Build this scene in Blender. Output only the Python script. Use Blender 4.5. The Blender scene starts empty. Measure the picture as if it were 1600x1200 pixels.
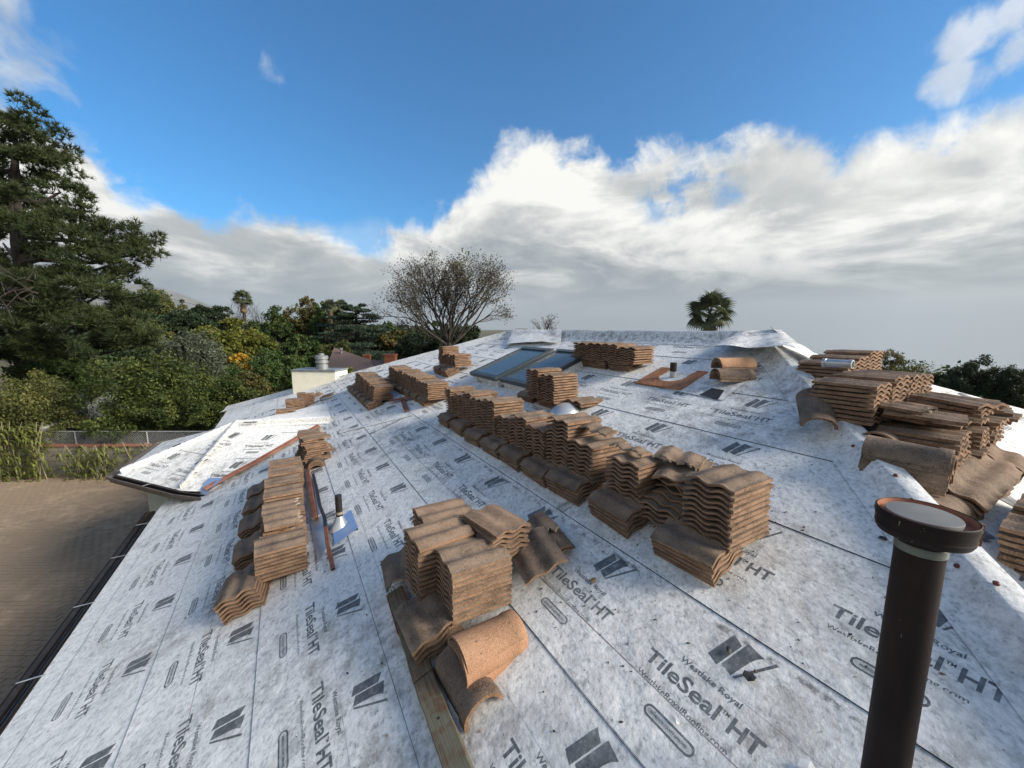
import bpy, math, random
import numpy as np
from mathutils import Vector, Matrix, noise as mn
R = math.radians
random.seed(7)
rng = np.random.default_rng(11)
scn = bpy.context.scene
col = scn.collection

# ------------------------------------------------------------------ camera
CAMZ = 5.8
PITCH = math.atan((600 - 515.1) / 601.0)
cd = bpy.data.cameras.new('camera')
cd.sensor_width = 36.0
cd.lens = 36.0 * 601 / 1600
cd.clip_start = 0.05
cd.clip_end = 20000
cam = bpy.data.objects.new('camera', cd)
col.objects.link(cam)
cam.location = (0, 0, CAMZ)
cam.rotation_euler = (math.pi / 2 - PITCH, 0, 0)
scn.camera = cam

# ------------------------------------------------------------------ light
SUN_AZ, SUN_EL = 108.0, 27.0          # azimuth clockwise from the view direction
sl = bpy.data.lights.new('sun', 'SUN')
sl.energy = 4.3
sl.angle = R(24)
sl.color = (1.0, 0.91, 0.79)
sun = bpy.data.objects.new('sun', sl)
col.objects.link(sun)
sd = Vector((math.sin(R(SUN_AZ)) * math.cos(R(SUN_EL)), math.cos(R(SUN_AZ)) * math.cos(R(SUN_EL)), math.sin(R(SUN_EL))))
sun.rotation_euler = sd.to_track_quat('Z', 'Y').to_euler()
sun.location = (30, 0, 30)

scn.view_settings.view_transform = 'Standard'
scn.view_settings.look = 'None'
EXPO = 0.80
scn.view_settings.exposure = EXPO
scn.view_settings.gamma = 1.0
scn.view_settings.use_curve_mapping = False

# ------------------------------------------------------------------ node helper
class NT:
    def __init__(s, tree):
        s.t = tree; s.n = tree.nodes; s.l = tree.links
    def new(s, typ, **kw):
        n = s.n.new(typ)
        for k, v in kw.items():
            if k.startswith('i_'):
                n.inputs[k[2:].replace('_', ' ')].default_value = v
            else:
                setattr(n, k, v)
        return n
    def link(s, a, b): s.l.new(a, b)
    def val(s, sock, v):
        if hasattr(v, 'is_output') or hasattr(v, 'links'): s.l.new(v, sock)
        else: sock.default_value = v
    def math(s, op, a, b=None, c=None, clamp=False):
        n = s.n.new('ShaderNodeMath'); n.operation = op; n.use_clamp = clamp
        s.val(n.inputs[0], a)
        if b is not None: s.val(n.inputs[1], b)
        if c is not None: s.val(n.inputs[2], c)
        return n.outputs[0]
    def mix(s, f, a, b, blend='MIX'):
        n = s.n.new('ShaderNodeMix'); n.data_type = 'RGBA'; n.blend_type = blend; n.clamp_factor = True
        s.val(n.inputs[0], f); s.val(n.inputs[6], a); s.val(n.inputs[7], b)
        return n.outputs[2]
    def noise(s, vec, scale, detail=4, rough=.55, dist=0):
        n = s.n.new('ShaderNodeTexNoise')
        if vec is not None: s.l.new(vec, n.inputs['Vector'])
        n.inputs['Scale'].default_value = scale; n.inputs['Detail'].default_value = detail
        n.inputs['Roughness'].default_value = rough; n.inputs['Distortion'].default_value = dist
        return n.outputs[0]
    def smooth(s, v, lo, hi, a=0., b=1.):
        n = s.n.new('ShaderNodeMapRange'); n.interpolation_type = 'SMOOTHSTEP'
        s.val(n.inputs[0], v); s.val(n.inputs[1], lo); s.val(n.inputs[2], hi); s.val(n.inputs[3], a); s.val(n.inputs[4], b)
        return n.outputs[0]
    def ramp(s, v, stops, interp='LINEAR'):
        n = s.n.new('ShaderNodeValToRGB'); n.color_ramp.interpolation = interp
        s.val(n.inputs[0], v)
        els = n.color_ramp.elements
        while len(els) > 1: els.remove(els[-1])
        for i, (p, c) in enumerate(stops):
            e = els[0] if i == 0 else els.new(p)
            e.position = p; e.color = c if len(c) == 4 else (*c, 1)
        return n.outputs[0]

# ------------------------------------------------------------------ world
w = bpy.data.worlds.new('World'); scn.world = w
w.use_nodes = True
nt = NT(w.node_tree); nt.n.clear()
outw = nt.new('ShaderNodeOutputWorld')
sky = nt.new('ShaderNodeTexSky', sky_type='NISHITA', sun_disc=False, sun_elevation=R(SUN_EL), sun_rotation=R(SUN_AZ),
             altitude=200, air_density=1.0, dust_density=0.6, ozone_density=2.0)
SKY_STR = 0.105
geo = nt.new('ShaderNodeTexCoord')
dirv = geo.outputs['Generated']
sep = nt.new('ShaderNodeSeparateXYZ'); nt.link(dirv, sep.inputs[0])
dx, dy, dz = sep.outputs
az = nt.math('ARCTAN2', dx, dy)                                   # 0 = view direction, + to the right
el = nt.math('ARCSINE', dz)
azn = nt.math('MULTIPLY_ADD', az, 1 / (2 * math.pi), .5)
def pxdir(x, y):
    c, s = math.cos(PITCH), math.sin(PITCH)
    v = Vector((x - 800, 601 * c + (600 - y) * s, -601 * s + (600 - y) * c))
    return v.normalized()
def azel(x, y):
    d = pxdir(x, y); return math.atan2(d.x, d.y), math.asin(d.z)
edge = [(0, 150), (60, 180), (110, 205), (200, 250), (300, 318), (400, 350), (480, 355), (560, 355), (620, 325), (680, 305), (735, 250), (790, 222), (835, 210),
        (880, 240), (960, 240), (1050, 225), (1150, 212), (1230, 200), (1320, 195), (1420, 185), (1500, 185), (1560, 165), (1600, 160)]
stops = [(0.0, .95), (.16, .90), (.25, .50)]  # unseen cloud left and behind, raised to add soft ambient light
for x, y in edge:
    a, e_ = azel(x, y)
    stops.append(((a / (2 * math.pi)) + .5, e_))
stops += [(.70, .80), (.80, .98), (.92, .98)]  # unseen cloud right and behind, added as white fill light
er = nt.ramp(azn, [(p, (v, v, v)) for p, v in stops])
# cloud layer coordinates: direction over a cloud deck, gives the flattening towards the horizon
den = nt.math('ADD', nt.math('MAXIMUM', dz, 0.0), 0.16)
comb = nt.new('ShaderNodeCombineXYZ')
nt.link(nt.math('DIVIDE', dx, den), comb.inputs[0]); nt.link(nt.math('DIVIDE', dy, den), comb.inputs[1])
comb.inputs[2].default_value = 3.3
cv = comb.outputs[0]
n1 = nt.noise(dirv, 3.2, 7, .58, .25)
n2 = nt.noise(cv, 1.15, 7, .56, .3)
n3 = nt.noise(dirv, 9.0, 6, .6, .3)
d0 = nt.math('SUBTRACT', er, el)
f = nt.math('ADD', nt.math('MULTIPLY', d0, 3.2), nt.math('MULTIPLY', nt.math('SUBTRACT', n1, .5), .62))
f = nt.math('ADD', f, nt.math('MULTIPLY', nt.math('SUBTRACT', n3, .5), .55))
f = nt.math('ADD', f, nt.math('MULTIPLY', nt.math('SUBTRACT', n2, .5), .35))
cover = nt.smooth(f, -.02, .15)
# small gaps in the bank and small loose puffs above it
def spot(x, y, r, sx=1.0):
    a, e_ = azel(x, y)
    da = nt.math('MULTIPLY', nt.math('SUBTRACT', az, a), sx)
    de = nt.math('SUBTRACT', el, e_)
    q = nt.math('ADD', nt.math('MULTIPLY', da, da), nt.math('MULTIPLY', de, de))
    return nt.smooth(nt.math('SQRT', q), 0.0, r, 1.0, 0.0)
gap = None
for x, y, r, sx in [(1075, 300, .11, .6), (585, 350, .13, .6)]:
    s_ = spot(x, y, r, sx); gap = s_ if gap is None else nt.math('MAXIMUM', gap, s_)
gapm = nt.smooth(nt.math('MULTIPLY', gap, nt.math('ADD', 1.0, nt.math('MULTIPLY', nt.math('SUBTRACT', n3, .5), 6.0))), .25, 1.0)
cover = nt.math('MULTIPLY', cover, nt.math('SUBTRACT', 1.0, nt.math('MULTIPLY', gapm, .8)))
puff = None
for x, y, r, sx in [(412, 98, .085, 1), (372, 103, .05, 1), (10, 70, .16, .9), (110, 72, .10, .6), (1530, 48, .085, .6), (1590, 75, .065, 1), (1490, 130, .075, .7), (10, 10, .12, 1)]:
    s_ = spot(x, y, r, sx); puff = s_ if puff is None else nt.math('MAXIMUM', puff, s_)
puffm = nt.smooth(nt.math('ADD', puff, nt.math('MULTIPLY', nt.math('SUBTRACT', n3, .5), 2.4)), .62, 1.25)
cover = nt.math('MAXIMUM', cover, nt.math('MULTIPLY', puffm, .62))
veil = nt.smooth(el, 0.16, 0.0, 0, .9)
cover = nt.math('MAXIMUM', cover, veil)
# cloud brightness: white tops near the upper edge, grey flat bases and streaks lower down
n4 = nt.noise(cv, .9, 6, .6, .6)
n5 = nt.noise(dirv, 5.0, 7, .6, .2)
depth = nt.smooth(d0, 0.0, .34)
streak = nt.smooth(n4, .36, .64)
lightv = nt.math('SUBTRACT', nt.math('ADD', nt.math('MULTIPLY', streak, .60), .64), nt.math('MULTIPLY', depth, .46))
lightv = nt.math('ADD', lightv, nt.math('MULTIPLY', nt.math('SUBTRACT', n5, .5), .95))
sunside = nt.smooth(az, -.6, .9, 0, .10)
lightv = nt.math('ADD', lightv, nt.math('SUBTRACT', sunside, .03), clamp=True)
ccol = nt.ramp(lightv, [(0.0, (.20, .235, .27)), (.35, (.31, .35, .375)), (.65, (.55, .57, .56)), (1.0, (.95, .94, .89))])
lowc = nt.ramp(azn, [(.30, (.31, .38, .42)), (.5, (.31, .355, .37)), (.60, (.21, .26, .27)), (.66, (.19, .235, .24)), (.8, (.30, .33, .33))])
ccol = nt.mix(nt.smooth(el, .18, .015), ccol, lowc)
skyc = nt.new('ShaderNodeVectorMath', operation='SCALE'); nt.link(sky.outputs[0], skyc.inputs[0]); skyc.inputs[3].default_value = SKY_STR
tint = nt.mix(1.0, skyc.outputs[0], (.25, .71, .99, 1), 'MULTIPLY')
ccs = nt.new('ShaderNodeVectorMath', operation='SCALE'); nt.link(ccol, ccs.inputs[0]); ccs.inputs[3].default_value = 1.08 / 2 ** EXPO
final = nt.mix(cover, tint, ccs.outputs[0])
bgn = nt.new('ShaderNodeBackground'); bgn.inputs[1].default_value = 1.0
nt.link(final, bgn.inputs[0]); nt.link(bgn.outputs[0], outw.inputs[0])

# ------------------------------------------------------------------ frames
E3 = Vector((-0.50676744, 0.8620828, 0)); H3 = Vector((0.8620828, 0.50676744, 0)); Z3 = Vector((0, 0, 1))
SL = R(20.52)
VD = H3 * math.cos(SL) + Z3 * math.sin(SL)
NM = (-H3 * math.sin(SL) + Z3 * math.cos(SL))
C0 = Vector((0, 0, CAMZ)) - NM * 2.2
def W(e, h, z): return E3 * e + H3 * h + Vector((0, 0, z + CAMZ))

# ------------------------------------------------------------------ materials
def mat(name):
    m = bpy.data.materials.new(name); m.use_nodes = True
    t = NT(m.node_tree)
    b = t.n['Principled BSDF']
    return m, t, b
def pos(t):
    g = t.new('ShaderNodeNewGeometry'); return g.outputs['Position']
def objc(t):
    g = t.new('ShaderNodeTexCoord'); return g.outputs['Object']
def bump(t, b, h, dist=.01, strength=.5):
    n = t.new('ShaderNodeBump'); n.inputs['Strength'].default_value = strength; n.inputs['Distance'].default_value = dist
    t.link(h, n.inputs['Height']); t.link(n.outputs[0], b.inputs['Normal'])
def simple(name, c, rough=.6, metal=0, var=.25, scale=6, bumpd=0, coord='pos', c2=None, spec=.5):
    m, t, b = mat(name)
    p = pos(t) if coord == 'pos' else objc(t)
    n = t.noise(p, scale, 5, .6)
    c2_ = c2 or tuple(x * (1 - var) for x in c)
    t.link(t.mix(t.smooth(n, .35, .65), (*c2_, 1), (*c, 1)), b.inputs['Base Color'])
    b.inputs['Roughness'].default_value = rough; b.inputs['Metallic'].default_value = metal
    b.inputs['Specular IOR Level'].default_value = spec
    if bumpd: bump(t, b, t.noise(p, scale * 4, 4, .6), bumpd, .6)
    return m

def membrane_nodes(t, warm=0.0):
    p = pos(t)
    mp = t.new('ShaderNodeMapping'); mp.inputs['Rotation'].default_value = (0, 0, R(-30)); mp.inputs['Scale'].default_value = (1.25, .8, 1)
    t.link(p, mp.inputs[0]); q = mp.outputs[0]
    a = t.noise(q, 21, 7, .78, .25)
    b_ = t.noise(q, 42, 4, .65)
    m = t.math('ADD', t.math('MULTIPLY', a, .72), t.math('MULTIPLY', b_, .28))
    c = t.ramp(m, [(.30, (.26, .285, .29)), (.39, (.48, .50, .50)), (.465, (.72, .73, .72)), (.58, (.88, .885, .87))])
    # foot dirt and grime where people walk
    d1 = t.noise(p, .55, 3, .5); d2 = t.noise(p, 5.5, 6, .75)
    grime = t.math('MULTIPLY', t.smooth(d1, .38, .62), t.smooth(d2, .40, .70))
    c = t.mix(t.math('MULTIPLY', grime, .72), c, (.20, .185, .165, 1))
    rel = t.new('ShaderNodeVectorMath', operation='SUBTRACT'); t.link(p, rel.inputs[0]); rel.inputs[1].default_value = tuple(C0)
    dv_ = t.new('ShaderNodeVectorMath', operation='DOT_PRODUCT'); t.link(rel.outputs[0], dv_.inputs[0]); dv_.inputs[1].default_value = tuple(VD)
    du_ = t.new('ShaderNodeVectorMath', operation='DOT_PRODUCT'); t.link(rel.outputs[0], du_.inputs[0]); du_.inputs[1].default_value = tuple(E3)
    v_, u_ = dv_.outputs['Value'], du_.outputs['Value']
    def band(v0, w_):
        return t.smooth(t.math('ABSOLUTE', t.math('SUBTRACT', v_, v0)), w_, w_ * .2, 0, 1)
    bd = t.math('MAXIMUM', band(1.265, .028), t.math('MULTIPLY', band(.80, .05), .5))
    bd = t.math('MAXIMUM', bd, t.math('MULTIPLY', band(5.30, .22), .8))
    sc = t.smooth(t.noise(p, 13, 5, .75), .47, .60)
    c = t.mix(t.math('MULTIPLY', t.math('MULTIPLY', bd, sc), .75), c, (.10, .105, .105, 1))
    # walked-on middle of the slope is greyer and browner
    walk = t.math('MULTIPLY', t.smooth(t.math('ABSOLUTE', t.math('SUBTRACT', v_, 1.55)), 2.0, .2), t.smooth(u_, 5.0, 1.0))
    c = t.mix(t.math('MULTIPLY', t.math('MULTIPLY', walk, t.smooth(t.noise(p, 7.5, 7, .8), .40, .66)), .42), c, (.25, .235, .21, 1))
    sp = t.noise(p, 34, 2, .5)
    c = t.mix(t.math('MULTIPLY', t.smooth(sp, .70, .76), .55), c, (.09, .08, .075, 1))
    return c, m, p
MEM, t, b = mat('membrane')
c, m_, p = membrane_nodes(t)
t.link(c, b.inputs['Base Color']); b.inputs['Roughness'].default_value = .62; b.inputs['Specular IOR Level'].default_value = .35
hh = t.math('ADD', t.math('MULTIPLY', t.noise(p, 60, 4, .7), .35), t.math('MULTIPLY', t.noise(p, 3.2, 3, .5, .4), 2.0))
bump(t, b, hh, .012, .75)
INK, t, b = mat('membrane_print')
c, m_, p = membrane_nodes(t)
wear = t.smooth(t.noise(p, 26, 6, .75), .30, .55)
wear2 = t.smooth(t.noise(p, 2.1, 3, .6), .25, .5)
fac = t.math('MULTIPLY', t.math('ADD', t.math('MULTIPLY', wear, .25), .66), t.math('ADD', t.math('MULTIPLY', wear2, .2), .80))
t.link(t.mix(fac, c, (.05, .06, .07, 1)), b.inputs['Base Color']); b.inputs['Roughness'].default_value = .6
INKP, t, b = mat('membrane_print_faint')
c, m_, p = membrane_nodes(t)
t.link(t.mix(.38, c, (.10, .11, .12, 1)), b.inputs['Base Color']); b.inputs['Roughness'].default_value = .6
BLACK = simple('asphalt_edge', (.03, .03, .032), .6, scale=20)
REDCH = simple('red_chalk', (.16, .07, .06), .8, scale=30, c2=(.30, .25, .25))
DECK = simple('roof_deck', (.25, .2, .15), .8)

def tile_mat(name, top, low, rough=.85):
    m, t, b = mat(name)
    p = objc(t)
    oi = t.new('ShaderNodeObjectInfo'); rnd = oi.outputs['Random']
    v = t.new('ShaderNodeVectorMath', operation='ADD'); t.link(p, v.inputs[0])
    cb = t.new('ShaderNodeCombineXYZ'); t.link(t.math('MULTIPLY', rnd, 37.0), cb.inputs[0]); t.link(t.math('MULTIPLY', rnd, 11.0), cb.inputs[1])
    t.link(cb.outputs[0], v.inputs[1]); q = v.outputs[0]
    n_ = t.noise(q, 7, 6, .65); g = t.noise(q, 130, 3, .6)
    c = t.mix(t.smooth(n_, .32, .68), (*low, 1), (*top, 1))
    hs = t.new('ShaderNodeHueSaturation'); t.link(c, hs.inputs['Color']); t.link(t.math('MULTIPLY_ADD', rnd, .55, .72), hs.inputs['Value']); c = hs.outputs[0]
    c = t.mix(t.math('MULTIPLY', t.smooth(rnd, 0, 1), .45), c, (low[0] * 1.25, low[1] * .92, low[2] * .72, 1))
    c = t.mix(t.math('MULTIPLY', t.smooth(g, .35, .75), .55), c, (top[0] * 1.5, top[1] * 1.45, top[2] * 1.35, 1))
    spots = t.smooth(t.noise(q, 22, 5, .7), .66, .74)
    c = t.mix(t.math('MULTIPLY', spots, .5), c, (.07, .06, .05, 1))
    t.link(c, b.inputs['Base Color']); b.inputs['Roughness'].default_value = rough; b.inputs['Specular IOR Level'].default_value = .25
    g2 = t.noise(q, 45, 4, .7)
    bump(t, b, t.math('ADD', t.math('ADD', t.math('MULTIPLY', g, .5), t.math('MULTIPLY', g2, .7)), n_), .007, .9)
    return m
TILE_TOP = tile_mat('tile_weathered', (.250, .188, .142), (.085, .066, .053))
TILE_EDGE = tile_mat('tile_edge', (.30, .195, .130), (.085, .053, .037))
TILE_WARM = tile_mat('ridge_tile_face', (.40, .245, .155), (.27, .155, .095))
TILE_BREAK = simple('tile_break', (.34, .29, .23), .9, scale=40, coord='obj', bumpd=.004)
BRONZE = simple('bronze_gutter', (.018, .015, .014), .42, .0, scale=3)
GUTIN = simple('gutter_inside', (.012, .010, .010), .35, .0, scale=5)
TRIMB = simple('gutter_face', (.11, .092, .078), .5, scale=4)
STRAP = simple('galvanised', (.62, .64, .66), .38, .6, scale=14)
STUCCO = simple('grey_stucco', (.40, .42, .38), .9, scale=5, var=.12, bumpd=.003)
WHITEST = simple('cream_stucco', (.90, .86, .70), .85, scale=4, var=.06, bumpd=.003)
CAPGREY = simple('chimney_cap', (.28, .30, .31), .5, .4, scale=6)
RUST, t, b = mat('rusted_flashing')
p = pos(t); n_ = t.noise(p, 5, 6, .7)
t.link(t.ramp(n_, [(.3, (.12, .045, .03)), (.5, (.22, .085, .052)), (.7, (.30, .15, .10))]), b.inputs['Base Color']); b.inputs['Roughness'].default_value = .7
BLUEF = simple('blue_film', (.30, .42, .66), .28, .25, scale=3, var=.12)
SHEETM = simple('sheet_metal', (.50, .55, .58), .35, .5, scale=4, var=.15)
PVC = simple('black_pipe', (.022, .018, .017), .45, scale=9)

def wood_mat(name, a, bcol, green=None):
    m, t, b = mat(name)
    p = objc(t); mp = t.new('ShaderNodeMapping'); mp.inputs['Scale'].default_value = (1.2, 30, 30); t.link(p, mp.inputs[0])
    g = t.noise(mp.outputs[0], 2.2, 6, .7, .4)
    c = t.mix(t.smooth(g, .32, .68), (*bcol, 1), (*a, 1))
    if green:
        c = t.mix(t.smooth(t.noise(p, 5.5, 4, .6), .46, .60), c, (*green, 1))
        c = t.mix(t.math('MULTIPLY', t.smooth(t.noise(p, 9.5, 4, .6), .58, .66), .8), c, (.13, .065, .035, 1))
    t.link(c, b.inputs['Base Color']); b.inputs['Roughness'].default_value = .85
    bump(t, b, g, .004, .8)
    return m
LUMBER = wood_mat('old_lumber', (.17, .12, .075), (.085, .058, .035), (.15, .145, .10))
REDWD = simple('fresh_cut_wood', (.42, .15, .08), .8, scale=20)
OSB, t, b = mat('plywood')
p = objc(t); n_ = t.noise(p, 14, 5, .7, 1.0)
t.link(t.ramp(n_, [(.3, (.17, .065, .03)), (.5, (.31, .135, .065)), (.7, (.42, .22, .12))]), b.inputs['Base Color']); b.inputs['Roughness'].default_value = .8

PIPE, t, b = mat('painted_vent_pipe')
p = objc(t); mp = t.new('ShaderNodeMapping'); mp.inputs['Scale'].default_value = (1, 1, .25); t.link(p, mp.inputs[0])
n_ = t.noise(mp.outputs[0], 9, 6, .7, .2)
c = t.ramp(n_, [(.3, (.008, .006, .006)), (.55, (.016, .0095, .0085)), (.72, (.036, .018, .014))])
mp2 = t.new('ShaderNodeMapping'); mp2.inputs['Scale'].default_value = (14, 14, 2.2); t.link(p, mp2.inputs[0])
scr = t.smooth(t.noise(mp2.outputs[0], 1.1, 5, .78, 1.5), .665, .675)
c = t.mix(t.math('MULTIPLY', scr, .9), c, (.42, .38, .34, 1))
t.link(c, b.inputs['Base Color']); b.inputs['Roughness'].default_value = .6; b.inputs['Specular IOR Level'].default_value = .22
bump(t, b, n_, .003, .4)
CAPLID = simple('galvanised_lid', (.17, .175, .175), .6, .2, scale=9, var=.2, coord='obj')
TAPE = simple('foil_tape', (.17, .20, .18), .4, .2, scale=20, coord='obj')
ORANGE = simple('primer_red', (.30, .105, .055), .6, scale=20, coord='obj')
FRAME = simple('skylight_frame', (.050, .062, .062), .4, scale=4)
GLASS, t, b = mat('skylight_glass')
b.inputs['Base Color'].default_value = (.075, .10, .115, 1); b.inputs['Roughness'].default_value = .16; b.inputs['Specular IOR Level'].default_value = .45
REDDOT = simple('red_nail_cap', (.16, .028, .025), .5, scale=40)
BRICKM = simple('chimney_brick', (.36, .13, .07), .85, scale=12)
ROOFN = simple('neighbour_shingles', (.11, .085, .075), .9, scale=9, bumpd=.01)
ROOFP = simple('neighbour_shingles_pink', (.25, .17, .14), .9, scale=9)

def leaf_mat(name, cols, scale=1.2, sc2=9, trans=.25):
    m, t, b = mat(name)
    p = pos(t)
    n_ = t.math('ADD', t.math('MULTIPLY', t.noise(p, scale, 4, .6), .55), t.math('MULTIPLY', t.noise(p, sc2, 2, .5), .45))
    st = [(.34 + .32 * i / (len(cols) - 1), c) for i, c in enumerate(cols)]
    cc = t.ramp(n_, st)
    t.link(cc, b.inputs['Base Color']); b.inputs['Roughness'].default_value = .6; b.inputs['Specular IOR Level'].default_value = .3
    tr = t.new('ShaderNodeBsdfTranslucent'); t.link(cc, tr.inputs[0])
    mx = t.new('ShaderNodeMixShader'); mx.inputs[0].default_value = trans
    t.link(b.outputs[0], mx.inputs[1]); t.link(tr.outputs[0], mx.inputs[2])
    t.link(mx.outputs[0], t.n['Material Output'].inputs[0])
    return m
L_PINE = leaf_mat('pine_needles', [(0.017, 0.031, 0.014), (0.039, 0.058, 0.019), (0.083, 0.092, 0.030)], .7)
L_PINEB = leaf_mat('pine_needles_blue', [(0.022, 0.041, 0.027), (0.046, 0.074, 0.047), (0.081, 0.115, 0.061)], .7)
L_DARK = leaf_mat('dark_leaves', [(0.013, 0.024, 0.013), (0.027, 0.046, 0.019), (0.049, 0.070, 0.027)], .8)
L_GREEN = leaf_mat('green_leaves', [(0.025, 0.048, 0.014), (0.052, 0.092, 0.023), (0.115, 0.138, 0.035)], .8)
L_OLIVE = leaf_mat('olive_leaves', [(0.042, 0.055, 0.017), (0.091, 0.109, 0.032), (0.170, 0.158, 0.049)], .9)
L_CITRUS = leaf_mat('citrus_leaves', [(.018, .034, .010), (.045, .070, .016), (.16, .17, .04)], 1.5, 14)
L_GREY = leaf_mat('grey_green_leaves', [(.05, .065, .045), (.09, .11, .075), (.15, .17, .12)], 1.0)
L_YEL = leaf_mat('yellow_green_leaves', [(.06, .08, .015), (.12, .14, .025), (.22, .20, .04)], .8)
L_GOLD = leaf_mat('golden_leaves', [(.20, .11, .02), (.42, .26, .03), (.60, .42, .05)], 2)
L_ORANGE = leaf_mat('autumn_leaves', [(.045, .065, .02), (.10, .095, .03), (.20, .14, .05)], .6)
L_PALM = leaf_mat('palm_leaves', [(0.032, 0.046, 0.025), (0.069, 0.089, 0.046), (0.127, 0.138, 0.075)], 1.5)
L_DEAD = leaf_mat('dead_fronds', [(.10, .07, .045), (.18, .13, .08), (.26, .19, .12)], 2)
L_STRAP = leaf_mat('strap_leaves', [(.05, .065, .02), (.11, .13, .03), (.25, .25, .06)], 3)
L_BARE = leaf_mat('last_leaves', [(.06, .055, .04), (.10, .09, .06), (.15, .12, .07)], 2)
BARK = simple('bark', (.055, .046, .038), .95, scale=4, c2=(.022, .018, .015), bumpd=.03)
BARKR = simple('pine_bark', (.20, .10, .065), .95, scale=4, c2=(.05, .032, .025), bumpd=.03)

# ------------------------------------------------------------------ object helpers
def tag(o, label=None, cat=None, group=None, kind=None):
    if label: o['label'] = label
    if cat: o['category'] = cat
    if group: o['group'] = group
    if kind: o['kind'] = kind
    return o
def empty(name, M, label, cat, group=None):
    o = bpy.data.objects.new(name, None); col.objects.link(o)
    o.empty_display_size = .2
    if isinstance(M, Matrix): o.matrix_world = M
    else: o.location = M
    return tag(o, label, cat, group)
def mesh(name, verts, faces, mats, idx=None, smooth=False):
    me = bpy.data.meshes.new(name)
    me.from_pydata([tuple(v) for v in verts], [], faces)
    for m in (mats if isinstance(mats, (list, tuple)) else [mats]): me.materials.append(m)
    if idx is not None: me.polygons.foreach_set('material_index', idx)
    if smooth: me.polygons.foreach_set('use_smooth', [True] * len(me.polygons))
    me.update()
    return me
def obj(name, me, parent=None, M=None):
    """link a mesh; M is its matrix in the parent's frame (or the world's)"""
    o = bpy.data.objects.new(name, me); col.objects.link(o)
    if parent is not None: o.parent = parent
    if M is not None: o.matrix_local = M
    return o
def wobj(name, me, parent):
    """vertices already in world coordinates, parent anywhere without rotation"""
    o = bpy.data.objects.new(name, me); col.objects.link(o)
    o.parent = parent
    off = Vector((0, 0, 0)); q = parent
    while q is not None:
        off += q.location if q.parent is None else Vector((0, 0, 0)); q = q.parent
    if parent.parent is None: o.matrix_parent_inverse = Matrix.Translation(-parent.location)
    return o
class MB:
    def __init__(s): s.v = []; s.f = []; s.i = []
    def add(s, vs, fs, mi=0, M=None):
        b = len(s.v)
        s.v += [tuple(M @ Vector(v)) for v in vs] if M is not None else [tuple(v) for v in vs]
        s.f += [tuple(b + k for k in f) for f in fs]; s.i += [mi] * len(fs)
    def box(s, x0, x1, y0, y1, z0, z1, mi=0, M=None):
        s.add([(x0, y0, z0), (x1, y0, z0), (x1, y1, z0), (x0, y1, z0), (x0, y0, z1), (x1, y0, z1), (x1, y1, z1), (x0, y1, z1)],
              [(0, 3, 2, 1), (4, 5, 6, 7), (0, 1, 5, 4), (1, 2, 6, 5), (2, 3, 7, 6), (3, 0, 4, 7)], mi, M)
    def tube(s, pts, rad, seg=8, mi=0, cap=True):
        pts = [Vector(p) for p in pts]
        if not isinstance(rad, (list, tuple)): rad = [rad] * len(pts)
        b = len(s.v); N = len(pts)
        for k, p in enumerate(pts):
            d = (pts[min(k + 1, N - 1)] - pts[max(k - 1, 0)]).normalized()
            a = d.orthogonal().normalized() if abs(d.z) < .99 else Vector((1, 0, 0))
            a = (Vector((0, 0, 1)).cross(d)).normalized() if abs(d.z) < .99 else Vector((1, 0, 0))
            c_ = d.cross(a)
            for j in range(seg):
                th = 2 * math.pi * j / seg
                s.v.append(tuple(p + (a * math.cos(th) + c_ * math.sin(th)) * rad[k]))
        for k in range(N - 1):
            for j in range(seg):
                j2 = (j + 1) % seg
                s.f.append((b + k * seg + j, b + k * seg + j2, b + (k + 1) * seg + j2, b + (k + 1) * seg + j)); s.i.append(mi)
        if cap:
            s.f.append(tuple(b + j for j in range(seg))[::-1]); s.i.append(mi)
            s.f.append(tuple(b + (N - 1) * seg + j for j in range(seg))); s.i.append(mi)
    def lathe(s, prof, seg=32, mi=0, M=None, c=(0, 0, 0)):
        b = len(s.v)
        for r, z in prof:
            for j in range(seg):
                th = 2 * math.pi * j / seg
                v = Vector((c[0] + r * math.cos(th), c[1] + r * math.sin(th), c[2] + z))
                s.v.append(tuple(M @ v if M is not None else v))
        for k in range(len(prof) - 1):
            for j in range(seg):
                j2 = (j + 1) % seg
                s.f.append((b + k * seg + j, b + k * seg + j2, b + (k + 1) * seg + j2, b + (k + 1) * seg + j)); s.i.append(mi)
    def mesh(s, name, mats, smooth=False): return mesh(name, s.v, s.f, mats, s.i, smooth)
def auto_smooth(me, ang=35):
    me.polygons.foreach_set('use_smooth', [True] * len(me.polygons))
    import bmesh
    bm = bmesh.new(); bm.from_mesh(me)
    for e in bm.edges:
        if len(e.link_faces) == 2 and e.calc_face_angle(0) > R(ang): e.smooth = False
    bm.to_mesh(me); bm.free()

def MP(u, v, q=0.0): return C0 + E3 * u + VD * v + NM * q
def zmain(h): return -2.349 + .3743 * h
# end plane
EH1 = (2.979, 5.913, -.136); SE = .4287
def zend(e): return -.136 + (e - 2.979) * SE
ND = Vector((0, 0, 0)) + (-E3 * math.sin(math.atan(SE)) + Z3 * math.cos(math.atan(SE)))
ED = E3 * math.cos(math.atan(SE)) + Z3 * math.sin(math.atan(SE))      # up-slope direction on the end plane
def EP(s, h, q=0.0): return W(2.979, 0, -.136) + ED * s + H3 * h + ND * q   # s = slope distance from ridge (negative down)
def basis(x, y, z, o):
    M = Matrix.Identity(4)
    for i in range(3): M[i][0] = x[i]; M[i][1] = y[i]; M[i][2] = z[i]; M[i][3] = o[i]
    return M
def at(px, py, Y):
    d = pxdir(px, py); return Vector((0, 0, CAMZ)) + d * (Y / d.y)

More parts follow.
